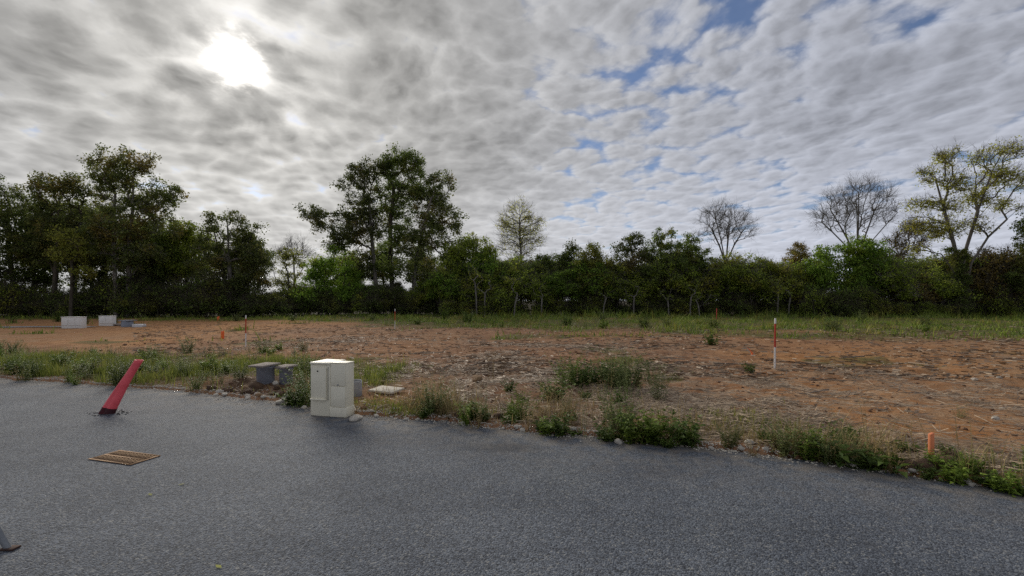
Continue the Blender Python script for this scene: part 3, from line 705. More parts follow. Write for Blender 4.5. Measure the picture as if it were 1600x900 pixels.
    for i, lm in enumerate(('dark', 'olive')):
        rr = np.random.default_rng(380 + i)
        lb = [(0, 0, 9.5, 2.2, 2., 1.8), (1.6, 0, 8, 2., 2., 1.8), (-1.7, 0, 7.6, 2., 2., 1.8), (0, .5, 6.2, 2.6, 2.2, 1.6)]
        back.append(tree_meshes('back_%d' % i, 390 + i, [[(0, 0, -.3), (.1, 0, 2.5), (0, .1, 5), (.1, 0, 7.5)]], lb, 170, 34, .85, .30, LEAF[lm], BARK['oak'], .16))
    for px, Y, s, k in ((70, 55, 1.05, 1), (120, 53, 1.1, 0), (212, 53, 1., 1), (262, 55, .85, 0), (310, 54, .85, 1), (388, 55, .8, 0)):
        share(place_tree('broadleaf_tree', back[k], depth_pt(px, Y), Y, 'tree in the shaded second row behind the left wood', 'tree', 'second row of trees in the left wood', rng.uniform(0, 6.28), s), 'shaded tree of the second row', 'tree')
    for px, Y, s, k in ((545, 60, .72, 1), (600, 60, .8, 0), (660, 60, .78, 0), (715, 59, .74, 0), (770, 60, .62, 0)):
        share(place_tree('broadleaf_tree', back[k], depth_pt(px, Y), Y, 'tree in the shade close behind the great oaks', 'tree', 'trees behind the great oaks', rng.uniform(0, 6.28), s), 'shaded tree close behind', 'tree')
    for px, Y, s in ((870, 60, .55), (960, 60, .56), (1060, 61, .58), (1180, 60, .52), (1225, 60, .52), (1440, 56, .60), (1545, 55, .58), (1590, 55, .58)):
        share(place_tree('broadleaf_tree', back[1], depth_pt(px, Y), Y, 'low tree closing the back of the thicket', 'tree', 'low trees closing the back of the thicket', rng.uniform(0, 6.28), (s * 1.3, s * 1.3, s)), 'low tree behind the thicket', 'tree')
    # pale slender stems in front of the thicket
    rs = np.random.default_rng(77)
    for px, top, lab in ((745, 400, None), (803, 430, None), (846, 440, None), (990, 440, 'x'), (942, 445, None), (1045, 450, None), (1078, 440, None), (1093, 455, None), (1215, 430, None), (1232, 440, None), (757, 430, None)):
        Y = 47.6; s = Y / FPX; hh = zpx(top, Y)
        pts = np.array([(rs.normal(0, .5), rs.normal(0, .4), hh * rs.uniform(.55, 1.)) for _ in range(14)])
        lean = rs.normal(0, .25)
        A_, par, cnt, tips = skeleton(rs, [[(0, 0, -.2), (lean * .3, 0, hh * .3), (lean, 0, hh * .55)]], pts, .8, .1)
        rad = .014 * cnt ** .66; seg = np.where(par >= 0)[0]
        V, F = tubes(A_[par[seg]], A_[seg], np.minimum(rad[par[seg]], rad[seg] * 1.3), rad[seg], 5)
        V2, F2 = leaves(rs, A_[tips], 7, .35, .18)
        M = (mesh('stem', V, F, BARK['pale'], True), mesh('stem_leaves', V2, F2, LEAF['olive']))
        share(place_tree('slender_tree', M, depth_pt(px, Y), Y, 'pale slender stem in front of the dark thicket', 'tree', 'pale slender stems before the thicket'), 'pale slender stem before the thicket', 'tree')
thicket()

# ------------------------------------------------------------------ objects
def at(px, py): x, y = ground_pt(px, py, .06); return x, y, float(hgt(x, y))

def cabinets():
    rz = math.radians(-13)
    x0, y0 = depth_pt(485.3, 6.61), 6.61
    ux, uy = math.cos(rz), math.sin(rz)
    # left, deep cabinet
    W, D, Hh = .315, .36, .745
    e = obj('utility_cabinet', None, loc=(x0 + ux * W / 2, y0 + uy * W / 2, 0.), rot=(0, 0, rz), label='cream utility cabinet with raised door and round black lock, at the road edge', cat='cabinet')
    V, F = box(0, D / 2, (Hh - .03) / 2, W, D, Hh - .03, .006); obj('body', mesh('body', V, F, MAT_CAB), e)
    V, F = box(0, D / 2 - .006, Hh - .014, W + .012, D + .022, .030, .009); obj('lid', mesh('lid', V, F, MAT_CAB), e)
    V, F = box(-.022, -.011, .455, W - .075, .022, .445, .006); dr = obj('door', mesh('door', V, F, MAT_CAB), e)
    V, F = box(-.022, -.022, .235, W - .070, .036, .020, .006); obj('door_lip', mesh('door_lip', V, F, MAT_CAB), dr)
    V, F = lathe([(.011, 0), (.011, .006), (.0, .008)], 14); V = np.stack([V[:, 0], -V[:, 2], V[:, 1]], axis=1) + (-.03, -.0215, .625)
    obj('lock', mesh('lock', V, F, MAT_LOCK), dr)
    V, F = box(.118, -.001, .455, .007, .006, .46, 0); obj('seam', mesh('seam', V, F, MAT_SEAM), e)
    # right, shallow cabinet standing a little proud
    W2, D2 = .245, .20
    cx, cy = x0 + ux * (W + .004 + W2 / 2), y0 + uy * (W + .004 + W2 / 2)
    e = obj('utility_cabinet', None, loc=(cx + .012 * uy, cy - .012 * ux, 0.), rot=(0, 0, rz), label='narrow cream utility cabinet with two stacked doors, beside the open pipe', cat='cabinet')
    V, F = box(0, D2 / 2, .37, W2 - .006, D2 - .006, .735, .005); obj('body', mesh('body', V, F, MAT_CAB), e)
    V, F = box(0, D2 / 2 - .002, .07, W2 + .006, D2 + .010, .135, .006); obj('plinth', mesh('plinth', V, F, MAT_CAB), e)
    V, F = box(0, -.003, .578, W2 - .022, .012, .295, .004); du = obj('door', mesh('door', V, F, MAT_CAB), e)
    V, F = box(0, -.003, .284, W2 - .022, .012, .280, .004); obj('door', mesh('door', V, F, MAT_CAB), e)
    V, F = box(0, -.014, .447, .020, .016, .020, .004); obj('latch', mesh('latch', V, F, MAT_CONC2), du)
    V, F = box(0, D2 / 2, .744, W2 + .004, D2 + .006, .014, .004); obj('lid', mesh('lid', V, F, MAT_CAB), e)
    # broken concrete footing showing below the right corner
    bx, by = ground_pt(556, 655)
    rock('concrete_lump', bx, by, (.17, .10, .05), MAT_STONE, 71, 'broken pale concrete lump under the corner of the narrow cabinet', 'rubble', z=-.01)

def rock_mesh(seed, mat, sub=2, rough=.28):
    import bmesh
    bm = bmesh.new(); bmesh.ops.create_icosphere(bm, subdivisions=sub, radius=1.)
    r = np.random.default_rng(seed); dirs = r.normal(size=(9, 3)); dirs /= np.linalg.norm(dirs, axis=1, keepdims=True); cut = r.uniform(.55, .9, 9)
    for v in bm.verts:
        c = np.array(v.co[:]); d = dirs @ c; f = 1.
        for k in range(9):
            if d[k] > cut[k]: f = min(f, cut[k] / d[k])
        c = c * f * (1 + r.normal(0, .025)); v.co = c
    me = bpy.data.meshes.new('rock'); bm.to_mesh(me); bm.free(); me.materials.append(mat); return me
def rock(name, x, y, dims, mat, seed, label, cat, group=None, z=None, me=None):
    z0 = float(hgt(x, y)) if z is None else z
    return obj(name, me or rock_mesh(seed, mat), loc=(x, y, z0 + dims[2] * .45), rot=(0, 0, seed * 1.7), scale=dims, label=label, cat=cat, group=group)
cabinets()

def chambers():
    for px, py, r, hh, lw, rot, lab in ((415, 601, .150, .30, .40, -.45, 'grey inspection chamber with square gravelly lid, the left of the pair'),
                                        (447, 600, .115, .30, .33, -.45, 'grey inspection chamber with square lid half hidden by the weeds')):
        x, y, z = at(px, py)
        e = obj('inspection_chamber', None, loc=(x, y, z), rot=(0, 0, rot), label=lab, cat='chamber')
        V, F = lathe([(r, -.25), (r, hh - .05), (r + .012, hh - .045), (r + .012, hh - .012), (r - .01, hh - .012), (r - .01, hh - .06)], 32); obj('pipe', mesh('pipe', V, F, MAT_CONC, True), e)
        V, F = box(0, 0, hh + .008, lw, lw * .95, .030, .005); o = obj('lid', mesh('lid', V, F, MAT_LID), e); o.rotation_euler = (.05, -.03, 0)
    x, y, z = at(551, 616)
    V, F = lathe([(.15, -.12), (.15, .22), (.152, .24), (.132, .24), (.130, .22), (.130, -.05), (.0, -.05)], 36)
    V[:, 2] += np.where((V[:, 2] > .15) & (V[:, 0] > .1), -.025 * (V[:, 1] > 0), 0)
    obj('open_pipe', mesh('open_pipe', V, F, MAT_CONC2, True), loc=(x, y, z), rot=(0, 0, -.4), label='open grey concrete pipe end behind the narrow cabinet', cat='pipe')
    x, y, z = at(604, 614)
    V, F = box(0, 0, 0, .47, .36, .035, .006); obj('slab_cover', mesh('slab_cover', V, F, MAT_SLAB), loc=(x, y, z + .05), rot=(.04, .02, -.38), label='flat beige slab cover lying on the soil right of the cabinets', cat='slab')

def duct():
    # crushed red duct leaning out of the asphalt
    x0, y0 = ground_pt(170, 645); s = y0 / FPX; n, k = 22, 28
    V = []
    for i in range(n):
        f = i / (n - 1); cx = 38 * f ** 1.12 * s; cz = -.03 + f * (81 * s + .03); cy = -.05 + .16 * f
        w = np.interp(f, [0, .25, .5, .75, 1], [.104, .090, .072, .056, .053]); dp = np.interp(f, [0, .3, .6, 1], [.055, .05, .045, .050])
        cre = np.interp(f, [0, .35, .62, .75], [.42, .38, .12, 0.])
        for j in range(k):
            a = 2 * math.pi * j / k; ca, sa = math.cos(a), math.sin(a)
            pinch = 1 - cre * math.exp(-((ca + .25) / .22) ** 2) * (1 if sa < 0 else .6)
            rib = 1 + .012 * (i % 2)
            V.append((cx + w * ca * rib, cy + dp * sa * pinch * rib, cz - .35 * w * ca * .5))
    F = [(i * k + j, i * k + (j + 1) % k, (i + 1) * k + (j + 1) % k, (i + 1) * k + j) for i in range(n - 1) for j in range(k)]
    V = np.array(V); F = np.array(F)
    # inner wall at the cut mouth
    top = V[-k:]; c = top.mean(axis=0); inn = c + (top - c) * .88; deep = inn - (.06, .02, .12); nV = len(V)
    V = np.concatenate([V, inn, deep]); q = []
    for j in range(k):
        j2 = (j + 1) % k; q += [((n - 1) * k + j, (n - 1) * k + j2, nV + j2, nV + j), (nV + j, nV + j2, nV + k + j2, nV + k + j)]
    e = obj('red_duct', mesh('red_duct', V, np.concatenate([F, np.array(q)]), MAT_RED, True), loc=(x0, y0, 0), label='crushed red plastic duct leaning out of the asphalt', cat='duct')
    i1 = 4; W_ = V[:i1 * k].copy(); cen = W_.reshape(i1, k, 3).mean(axis=1, keepdims=True); W_ = (cen + (W_.reshape(i1, k, 3) - cen) * 1.035).reshape(-1, 3)
    obj('muddy_foot', mesh('muddy_foot', W_, F[:(i1 - 1) * k], MAT_TAR, True), e)
    # heaved asphalt crumbs round its foot
    r = np.random.default_rng(4); parts = []
    for _ in range(70):
        a = r.random() * 6.28; q = r.uniform(.10, .17) + abs(r.normal(0, .06)); ss = r.uniform(.003, .010)
        v, f = box(0, 0, 0, ss * 2, ss * 1.6, ss); parts.append((rotz(v, a) + (q * math.cos(a) * 1.3, q * math.sin(a) * .7 - .03, ss * .4), f))
    V, F = join(parts); obj('asphalt_crumbs', mesh('asphalt_crumbs', V, F, simple('black_crumb', (.04, .04, .042), .9)), loc=(x0, y0, 0), kind='stuff', label='dark asphalt crumbs round the foot of the red duct', cat='crumbs')

def grate():
    x, y = ground_pt(195, 715.5); L, W = .60, .30
    e = obj('drain_grate', None, loc=(x, y, .004), rot=(0, 0, math.radians(-17)), label='rusty slotted drain grate set in the asphalt', cat='grate')
    a, b = L / 2 - .006, W / 2 - .006; obj('pit_shade', mesh('pit_shade', [(-a, -b, 0), (a, -b, 0), (a, b, 0), (-a, b, 0)], np.array([(0, 1, 2, 3)]), MAT_PIT_SHADE), e)  # flat sheet; the shade below the bars is put into its black colour
    parts = [box(0, s * (W / 2 - .012),  .003, L, .018, .005) for s in (-1, 1)] + [box(s * (L / 2 - .010), 0, .0026, .014, W - .040, .0045) for s in (-1, 1)] + [box(0, 0, .0028, L - .03, .022, .0048)]
    V, F = join(parts); obj('frame', mesh('frame', V, F, MAT_RUST), e)
    V, F = box(0, 0, 0, .014, (W - .078) / 2, .003); bar = mesh('bar', V, F, MAT_RUST)
    for r in (-1, 1):
        for i in range(14): obj('bar', bar, e, loc=(-L / 2 + .038 + i * (L - .076) / 13, r * (W - .018) / 4, .002))

def stakes():
    for px, py, ptop, lab, rr in ((384, 543, 493, 'red and white surveying stake beside the orange peg on the left', .018), (617, 514, 483, 'thin red and white surveying stake in front of the great oaks', .019),
                              (1210.5, 578, 498, 'tall red and white surveying stake on the right of the plot', .019)):
        x, y = ground_pt(px, py, .05); z = float(hgt(x, y)); top = zpx(ptop, y) - z
        e = obj('surveying_stake', None, loc=(x, y, z), rot=(0, math.radians(random.Random(px).uniform(-.8, .8)), 0), label=lab, cat='stake')
        zs = [-.15, top * .43, top * .90, top]
        for k, m in enumerate((MAT_SWHITE, MAT_SRED, MAT_SWHITE)):
            pr = [(rr, zs[k]), (rr, zs[k + 1])] + ([(rr * .6, zs[k + 1] + .012)] if k == 2 else [])
            V, F = lathe(pr, 12, k == 2); obj(('lower_band', 'red_band', 'white_tip')[k], mesh('band', V, F, m, False), e)
    x, y = ground_pt(1119.5, 501); z = float(hgt(x, y))
    V, F = lathe([(.035, -.1), (.035, zpx(482, y) - z), (.0, zpx(482, y) - z + .02)], 8); obj('thin_stake', mesh('thin_stake', V, F, MAT_SRED), loc=(x, y, z), rot=(0, .02, 0), label='faded red stake standing in the grass before the thicket', cat='stake')
    # orange pegs
    for px, py, ptop, w, t, tilt, m, lab in ((1455, 712, 677, .050, .028, .0, MAT_PEG, 'orange-painted wooden peg near the road edge at the right'),
                                   (347.5, 530, 517, .11, .05, .05, MAT_ORANGE, 'bright orange peg standing on the soil near the left surveying stake'),
                                   (341, 500, 494.5, .16, .06, 0., MAT_ORANGE, 'small distant orange peg below the rounded tree')):
        x, y = ground_pt(px, py, .08); z = float(hgt(x, y)); hh = zpx(ptop, y) - z
        V, F = box(0, 0, (hh - .1) / 2, w, t, hh + .1, .004); V[:, 2] += np.where(V[:, 2] > hh * .8, V[:, 0] * .25, 0)
        obj('marker_peg', mesh('marker_peg', V, F, m), loc=(x, y, z), rot=(tilt, tilt, .25), label=lab, cat='peg')
    x, y = ground_pt(1175, 557, .08); z = float(hgt(x, y))
    P = np.array([(0, 0, -.02), (.01, 0, .06), (-.03, .01, .12), (-.09, .0, .19), (-.13, .02, .22)])
    V, F = tubes(P[:-1], P[1:], [.030, .024, .012, .008], [.024, .012, .008, .006], 6); obj('orange_flag', mesh('orange_flag', V, F, MAT_ORANGE), loc=(x, y, z), label='scrap of orange marking tape left of the tall surveying stake', cat='tape')

def far_cabinets():
    for px0, px1, py, ptop, nbox, lab in ((97, 127, 512.5, 495, 3, 'wide white utility cabinet far off at the left by the grey roadway'), (155, 175, 508.5, 493, 2, 'smaller white utility cabinet far off in front of the twin trunks')):
        x0, Y = ground_pt(px0, py, .08); x1 = depth_pt(px1, Y); hh = zpx(ptop, Y) - .08; w = x1 - x0
        e = obj('utility_cabinet', None, loc=((x0 + x1) / 2, Y, float(hgt((x0 + x1) / 2, Y)) - .01), rot=(0, 0, .10), label=lab, cat='cabinet')
        V, F = box(0, .16, hh / 2, w, .32, hh, .01); obj('body', mesh('body', V, F, MAT_CABW), e)
        V, F = box(0, .155, hh + .01, w + .03, .36, .03, .006); obj('lid', mesh('lid', V, F, MAT_CABW), e)
        for i in range(nbox):
            c = -w / 2 + (i + .5) * w / nbox
            V, F = box(c, -.008, hh * .60, w / nbox - .03, .016, hh * .66, .004); d = obj('door', mesh('door', V, F, MAT_CABW), e)
            V, F = box(c, -.018, hh * .32, w / nbox - .05, .02, .022, .004); obj('door_lip', mesh('door_lip', V, F, MAT_CABW), d)
    # chamber rings beside them
    x, y = ground_pt(199, 509.5, .08); z = float(hgt(x, y))
    e = obj('inspection_chamber', None, loc=(x, y, z), label='grey ring chamber far off right of the small white cabinet', cat='chamber')
    V, F = lathe([(.30, -.1), (.30, .36), (.26, .36), (.26, .1)], 24); obj('ring', mesh('ring', V, F, MAT_CONC, True), e)
    V, F = box(.02, 0, .385, .66, .60, .045, .006); obj('lid', mesh('lid', V, F, MAT_CONC), e)
    x, y = ground_pt(217.5, 510, .08); z = float(hgt(x, y))
    V, F = box(0, 0, .07, .55, .4, .20, .02); obj('plastic_box', mesh('plastic_box', V, F, MAT_BLUEPALE), loc=(x, y, z), rot=(0, 0, .1), label='pale plastic box lying right of the far grey chamber', cat='box')
    x, y = ground_pt(188, 508, .08); z = float(hgt(x, y))
    V, F = box(0, 0, .10, .60, .5, .07, .01); V2, F2 = lathe([(.2, -.1), (.2, .08)], 16); V, F = join([(V, F), (V2, F2)])
    obj('chamber_cover', mesh('chamber_cover', V, F, MAT_LID), loc=(x, y, z), rot=(0, 0, .2), label='low dark chamber cover left of the far grey chamber', cat='cover')

def slanted_post():
    xb, yb = ground_pt(13, 858); s = yb / FPX
    e = obj('leaning_post', None, loc=(xb, yb, 0), label='slanted galvanised post with dark rusty foot at the bottom left corner', cat='post')
    p = np.array([(0, 0, .0), (-.62, -.02, 1.15)]); V, F = tubes(p[:1], p[1:], [.020], [.020], 14); obj('tube', mesh('tube', V, F, MAT_GALV, True), e)
    V, F = box(.01, 0, .007, .09, .06, .012, .003); obj('foot_plate', mesh('foot_plate', V, F, simple('dark_rust', (.07, .035, .025), .85, (.04, .025, .02))), e)
chambers(); duct(); grate(); stakes(); far_cabinets(); slanted_post()

# ------------------------------------------------------------------ loose things on the ground
def sticks_and_stones():
    rng = random.Random(21); kinds = []
    for i in range(5):
        r = np.random.default_rng(700 + i); n = 7; t = np.linspace(-.5, .5, n)
        P = np.stack([t, np.cumsum(r.normal(0, .03, n)), .03 + np.abs(np.cumsum(r.normal(0, .008, n)))], axis=1)
        rad = np.linspace(.020, .009, n); p0, p1, r0, r1 = [P[:-1]], [P[1:]], [rad[:-1]], [rad[1:]]
        for k in (2, 4):
            d = np.array([.18, (.14 if (k + i) % 2 else -.14), .05]); p0.append(P[k:k + 1]); p1.append(P[k:k + 1] + d); r0.append([.009]); r1.append([.004])
        V, F = tubes(np.concatenate(p0), np.concatenate(p1), np.concatenate(r0), np.concatenate(r1), 6); kinds.append(mesh('stick', V, F, MAT_STICK, True))
    spots = [(935, 544, 1.1), (770, 575, 1.2), (1120, 575, .8), (1090, 610, .5), (1150, 571, 1.), (1270, 615, .8), (1380, 643, .55), (1430, 620, .5), (680, 553, .9), (560, 556, .8), (610, 540, 1.), (1300, 595, .8),
             (1110, 519, 1.6), (840, 610, .7), (1060, 575, .8), (520, 550, 1.), (720, 585, .6), (1240, 570, 1.), (900, 548, .9), (1330, 560, 1.), (1020, 548, 1.2), (1200, 640, .5), (1280, 660, .5), (660, 600, .5), (590, 575, .6)]
    for i, (px, py, L) in enumerate(spots):
        x, y = ground_pt(px, py, .07)
        share(obj('stick', kinds[i % 5], loc=(x, y, float(hgt(x, y)) - .012), rot=(0, 0, rng.uniform(-.7, .7) + (3.14 if i % 2 else 0)), scale=(L, L * .9, min(1., L)), label='dead grey-brown stick lying on the cleared soil', cat='stick', group='dead sticks on the cleared soil'), 'dead grey-brown stick on the soil', 'road')
    pale = [rock_mesh(800 + i, MAT_STONE) for i in range(5)]; brown = [rock_mesh(820 + i, MAT_STONEB) for i in range(3)]
    hand = [(475, 633, .06, 'p'), (440, 626, .10, 'p'), (384, 609, .10, 'b'), (1281, 688, .10, 'p'), (1172, 693, .06, 'p'), (967, 686, .07, 'p'), (568, 640, .05, 'b'), (745, 606, .14, 'b'), (1555, 663, .05, 'p'), (1522, 597, .07, 'p'), (1560, 596, .06, 'p'), (1567, 643, .05, 'p'), (1418, 650, .05, 'b'), (431, 603, .09, 'p'), (404, 618, .07, 'b')]
    for i, (px, py, s, k) in enumerate(hand):
        x, y = ground_pt(px, py, .05)
        if k == 'p': share(rock('stone', x, y, (s, s * .75, s * .55), None, i + 3, 'pale limestone lump lying on the verge or soil', 'stone', 'pale stones on the verge', me=pale[i % 5]), 'pale limestone lump', 'road')
        else: share(rock('stone', x, y, (s, s * .8, s * .65), None, i + 3, 'rust-brown stone lying on the dug soil', 'stone', 'brown stones on the dug soil', me=brown[i % 3]), 'rust-brown stone', 'road')
    for i in range(64):
        t = i / 63; px = rng.uniform(320, 500) if i < 24 else rng.uniform(560, 1560); x = None
        Y = 6.; 
        for _ in range(12): x = depth_pt(px, Y); Y = float(edge_y(x)) + .0
        o = rng.uniform(-.05, .16) if i < 24 else rng.uniform(-.04, .10); s = rng.uniform(.022, .06) * (1.15 if i < 24 else .9)
        share(rock('stone', x, Y + o, (s, s * .8, s * .55), None, i, 'small pale stone along the broken road edge', 'stone', 'small pale stones along the road edge', me=pale[i % 5]), 'small pale stone at the road edge', 'road')
    # gravel crumbs along the broken margin, and soil clods
    import bmesh
    r = np.random.default_rng(31)
    ico = bmesh.new(); bmesh.ops.create_icosphere(ico, subdivisions=1, radius=1.); IV = np.array([v.co[:] for v in ico.verts]); IF = np.array([[v.index for v in f.verts] for f in ico.faces]); ico.free()
    octV = np.array([(1, 0, 0), (-1, 0, 0), (0, 1, 0), (0, -1, 0), (0, 0, 1), (0, 0, -1)], float); octF = np.array([(0, 2, 4), (2, 1, 4), (1, 3, 4), (3, 0, 4), (2, 0, 5), (1, 2, 5), (3, 1, 5), (0, 3, 5)])
    def scatter(name, X, Y, S, mat, label, cat, base=(octV, octF), squash=.6, sink=.2):
        n = len(X); b = base[0]; V = b[None] * (1 + r.normal(0, .22, (n, len(b), 3))) * S[:, None, None] * np.array([1, 1, squash])
        a = r.random(n) * 6.28; c, s = np.cos(a), np.sin(a)
        VX = V[:, :, 0] * c[:, None] - V[:, :, 1] * s[:, None]; VY = V[:, :, 0] * s[:, None] + V[:, :, 1] * c[:, None]
        V = np.stack([VX + X[:, None], VY + Y[:, None], V[:, :, 2] + (hgt(X, Y) + S * squash * (1 - sink * 2) * .6)[:, None]], axis=2).reshape(-1, 3)
        F = (base[1][None] + (np.arange(n) * len(b))[:, None, None]).reshape(-1, 3)
        obj(name, mesh(name, V, F, mat), kind='stuff', label=label, cat=cat)
    X = r.uniform(-11, 4.6, 9000); w = vnoise(X, X * 0, 1.3, 41); o = np.abs(r.normal(0, .07 + .10 * sstep(.45, .8, w) + .12 * ((X > -5.4) & (X < -2.9)), len(X))) * np.where(r.random(len(X)) < .3, -.6, 1.)
    keep = r.random(len(X)) < .35 + .65 * sstep(.3, .6, w); X, o = X[keep], o[keep]
    scatter('edge_gravel', X, edge_y(X) + o, r.uniform(.005, .017, len(X)), MAT_STONE, 'pale limestone gravel crumbling along the road edge', 'gravel')
    X = r.uniform(-14, 9, 5000); Y = edge_y(X) + r.uniform(.15, 1, len(X)) ** 1.5 * 9.; k = r.random(len(X)) < (.25 + .5 * vnoise(X, Y, .9, 43)); X, Y = X[k], Y[k]
    scatter('soil_clods', X, Y, r.gamma(2., .007, len(X)) + .005, MAT_CLOD, 'loose brown clods on the cleared soil', 'soil', (IV, IF), .65)
    cx, cy = [], []
    for (px, py, s, m) in ((378, 608, .40, 60), (420, 612, .30, 26), (1475, 722, .22, 40), (700, 645, .4, 40)):
        a, b = ground_pt(px, py, .1); cx.append(r.normal(a, s, m)); cy.append(r.normal(b, s * .4, m))
    X, Y = np.concatenate(cx), np.concatenate(cy); k = off_road(X, Y) > .12; X, Y = X[k], Y[k]
    scatter('dug_soil_lumps', X, Y, r.gamma(3., .013, len(X)) + .012, simple('dark_clod', (.13, .080, .048), .95, (.07, .044, .028), 9., .8, .02), 'dark dug-up soil lumps heaped by the chambers and the orange peg', 'soil', (IV, IF), .75)
    # two fallen leaves on the road
    for px, py in ((235, 774), (342, 887), (283, 758)):
        x, y = ground_pt(px, py)
        V = np.array([(-.025, 0, .004), (0, -.014, .008), (.03, .002, .012), (.004, .014, .008)]); share(obj('fallen_leaf', mesh('fallen_leaf', V, np.array([(0, 1, 2, 3)]), LEAF['yellow']), loc=(x, y, .001), rot=(0, 0, px), label='small yellow leaf fallen on the asphalt', cat='leaf', group='leaves on the asphalt'), 'small yellow leaf on the asphalt', 'road')
sticks_and_stones()

def blades(X, Y, Z, Hh, W, r, lean=.45):
    """grass blades as tapered three-point ribbons"""
    n = len(X); a = r.random(n) * 6.28; dx, dy = np.cos(a), np.sin(a); l = Hh * r.uniform(.1, lean, n)
    b = np.stack([X, Y, Z - .01], axis=1); side = np.stack([-dy, dx, np.zeros(n)], axis=1) * (W * .5)[:, None]
    mid = b + np.stack([dx * l * .35, dy * l * .35, Hh * .6], axis=1); tip = b + np.stack([dx * l, dy * l, Hh], axis=1)
    V = np.stack([b - side, b + side, mid + side * .8, mid - side * .8, tip], axis=1).reshape(-1, 3); k = np.arange(n)[:, None] * 5
    return V, [k + np.array([[0, 1, 2, 3]]), k + np.array([[3, 2, 4]])]

def ground_cover():
    r = np.random.default_rng(51)
    # verge and patches
    def cast(n, x0, x1, d0, d1, p=1.):
        X = r.uniform(x0, x1, n); Y = edge_y(X) + d0 + r.random(n) ** p * (d1 - d0); k = r.random(n) < turf_mask(X, Y) * (.12 + .88 * sstep(.42, .66, vnoise(X, Y, 2.1, 52))); return X[k], Y[k]
    X1, Y1 = cast(90000, -13, -2.4, .05, 4.2); X2, Y2 = cast(90000, -2.4, 7., .02, 9., 1.9)
    X, Y = np.concatenate([X1, X2]), np.concatenate([Y1, Y2]); h = r.gamma(4., .026, len(X)) * (.6 + .8 * vnoise(X, Y, .9, 53)) * np.where(X < -2.4, 1.1, .55)
    V, F = blades(X, Y, hgt(X, Y), h, r.uniform(.006, .012, len(X)), r, .9); obj('verge_grass', mesh('verge_grass', V, F, WEED['grass']), kind='stuff', label='rough green grass along the verge and in patches on the plot', cat='grass')
    # dead stalks standing in the verge
    n = 5200; X = r.uniform(-2.2, 5.6, n); Y = edge_y(X) + .06 + np.abs(r.normal(0, .55, n)); k = r.random(n) < .15 + .85 * sstep(.35, .7, vnoise(X, Y, 1.7, 59)); X, Y = X[k], Y[k]
    V, F = blades(X, Y, hgt(X, Y), r.gamma(4., .055, len(X)) * (.5 + .8 * vnoise(X, Y, .8, 60)), r.uniform(.004, .008, len(X)), r, 1.1); obj('dead_stalks', mesh('dead_stalks', V, F, WEED['dry']), kind='stuff', label='dead brown stalks standing among the roadside weeds', cat='stalks')
    # back strip
    n = 110000; Y = 17 + 33 * r.random(n) ** .8; X = r.uniform(-1.12, 1.12, n) * Y; k = r.random(n) < turf_mask(X, Y) * (.10 + .90 * sstep(.38, .66, vnoise(X, Y, .7, 54))); X, Y = X[k], Y[k]
    tall = sstep(36, 46, Y) * sstep(-6, 0, X); h = r.gamma(3., .050, len(X)) * (.35 + 1.2 * vnoise(X, Y, .45, 55)) * (1 + 1.5 * tall)
    V, F = blades(X, Y, hgt(X, Y), h, r.uniform(.02, .05, len(X)), r, 1.5); obj('back_grass', mesh('back_grass', V, F, WEED['bgrass']), kind='stuff', label='green grass strip in front of the thicket', cat='grass')
    # straw and cut stalks
    n = 120000; X = r.uniform(-9, 9, n); Y = edge_y(X) + .1 + r.random(n) ** 1.4 * 11; k = r.random(n) < litter_mask(X, Y) * (.10 + .90 * sstep(.40, .72, .6 * vnoise(X, Y, 1.3, 57) + .4 * vnoise(X, Y, 4., 58))) + .03; X, Y = X[k], Y[k]; n = len(X)
    a = r.normal(-.35, .8, n); L = r.gamma(2.6, .046, n) + .03; W = r.uniform(.004, .010, n); dx, dy = np.cos(a) * L * .5, np.sin(a) * L * .5; z0 = hgt(X - dx, Y - dy) + r.random(n) * .035 + .004; z1 = hgt(X + dx, Y + dy) + r.random(n) ** 2 * .06 + .004
    sx, sy = -np.sin(a) * W * .5, np.cos(a) * W * .5
    V = np.stack([np.stack([X - dx - sx, Y - dy - sy, z0 - W * .3], 1), np.stack([X + dx - sx, Y + dy - sy, z1 - W * .3], 1), np.stack([X + dx + sx, Y + dy + sy, z1 + W * .3], 1), np.stack([X - dx + sx, Y - dy + sy, z0 + W * .3], 1)], axis=1).reshape(-1, 3)
    obj('straw_litter', mesh('straw_litter', V, np.arange(n * 4).reshape(-1, 4), MAT_STRAW), kind='stuff', label='dry straw and shredded stalks littering the soil', cat='straw')
    n = 26000; Y = 9 + 22 * r.random(n); X = r.uniform(-.8, 1.1, n) * Y; k = (off_road(X, Y) > 2) & (r.random(n) < .15 + .6 * litter_mask(X, Y)); X, Y = X[k], Y[k]; n = len(X)
    a = r.random(n) * 6.28; L = r.gamma(2.5, .05, n) + .03; W = r.uniform(.008, .022, n); dx, dy = np.cos(a) * L * .5, np.sin(a) * L * .5; z0 = hgt(X, Y) + r.random(n) * .05
    sx, sy = -np.sin(a) * W * .5, np.cos(a) * W * .5
    V = np.stack([np.stack([X - dx - sx, Y - dy - sy, z0], 1), np.stack([X + dx - sx, Y + dy - sy, z0 + .01], 1), np.stack([X + dx + sx, Y + dy + sy, z0 + .03], 1), np.stack([X - dx + sx, Y - dy + sy, z0 + .02], 1)], axis=1).reshape(-1, 3)
    obj('wood_chip_litter', mesh('wood_chip_litter', V, np.arange(n * 4).reshape(-1, 4), leaf_material('chip', (.15, .10, .066), (.33, .25, .17), None, .05, .2)), kind='stuff', label='shredded wood and bark strewn over the cleared plot', cat='litter')
ground_cover()

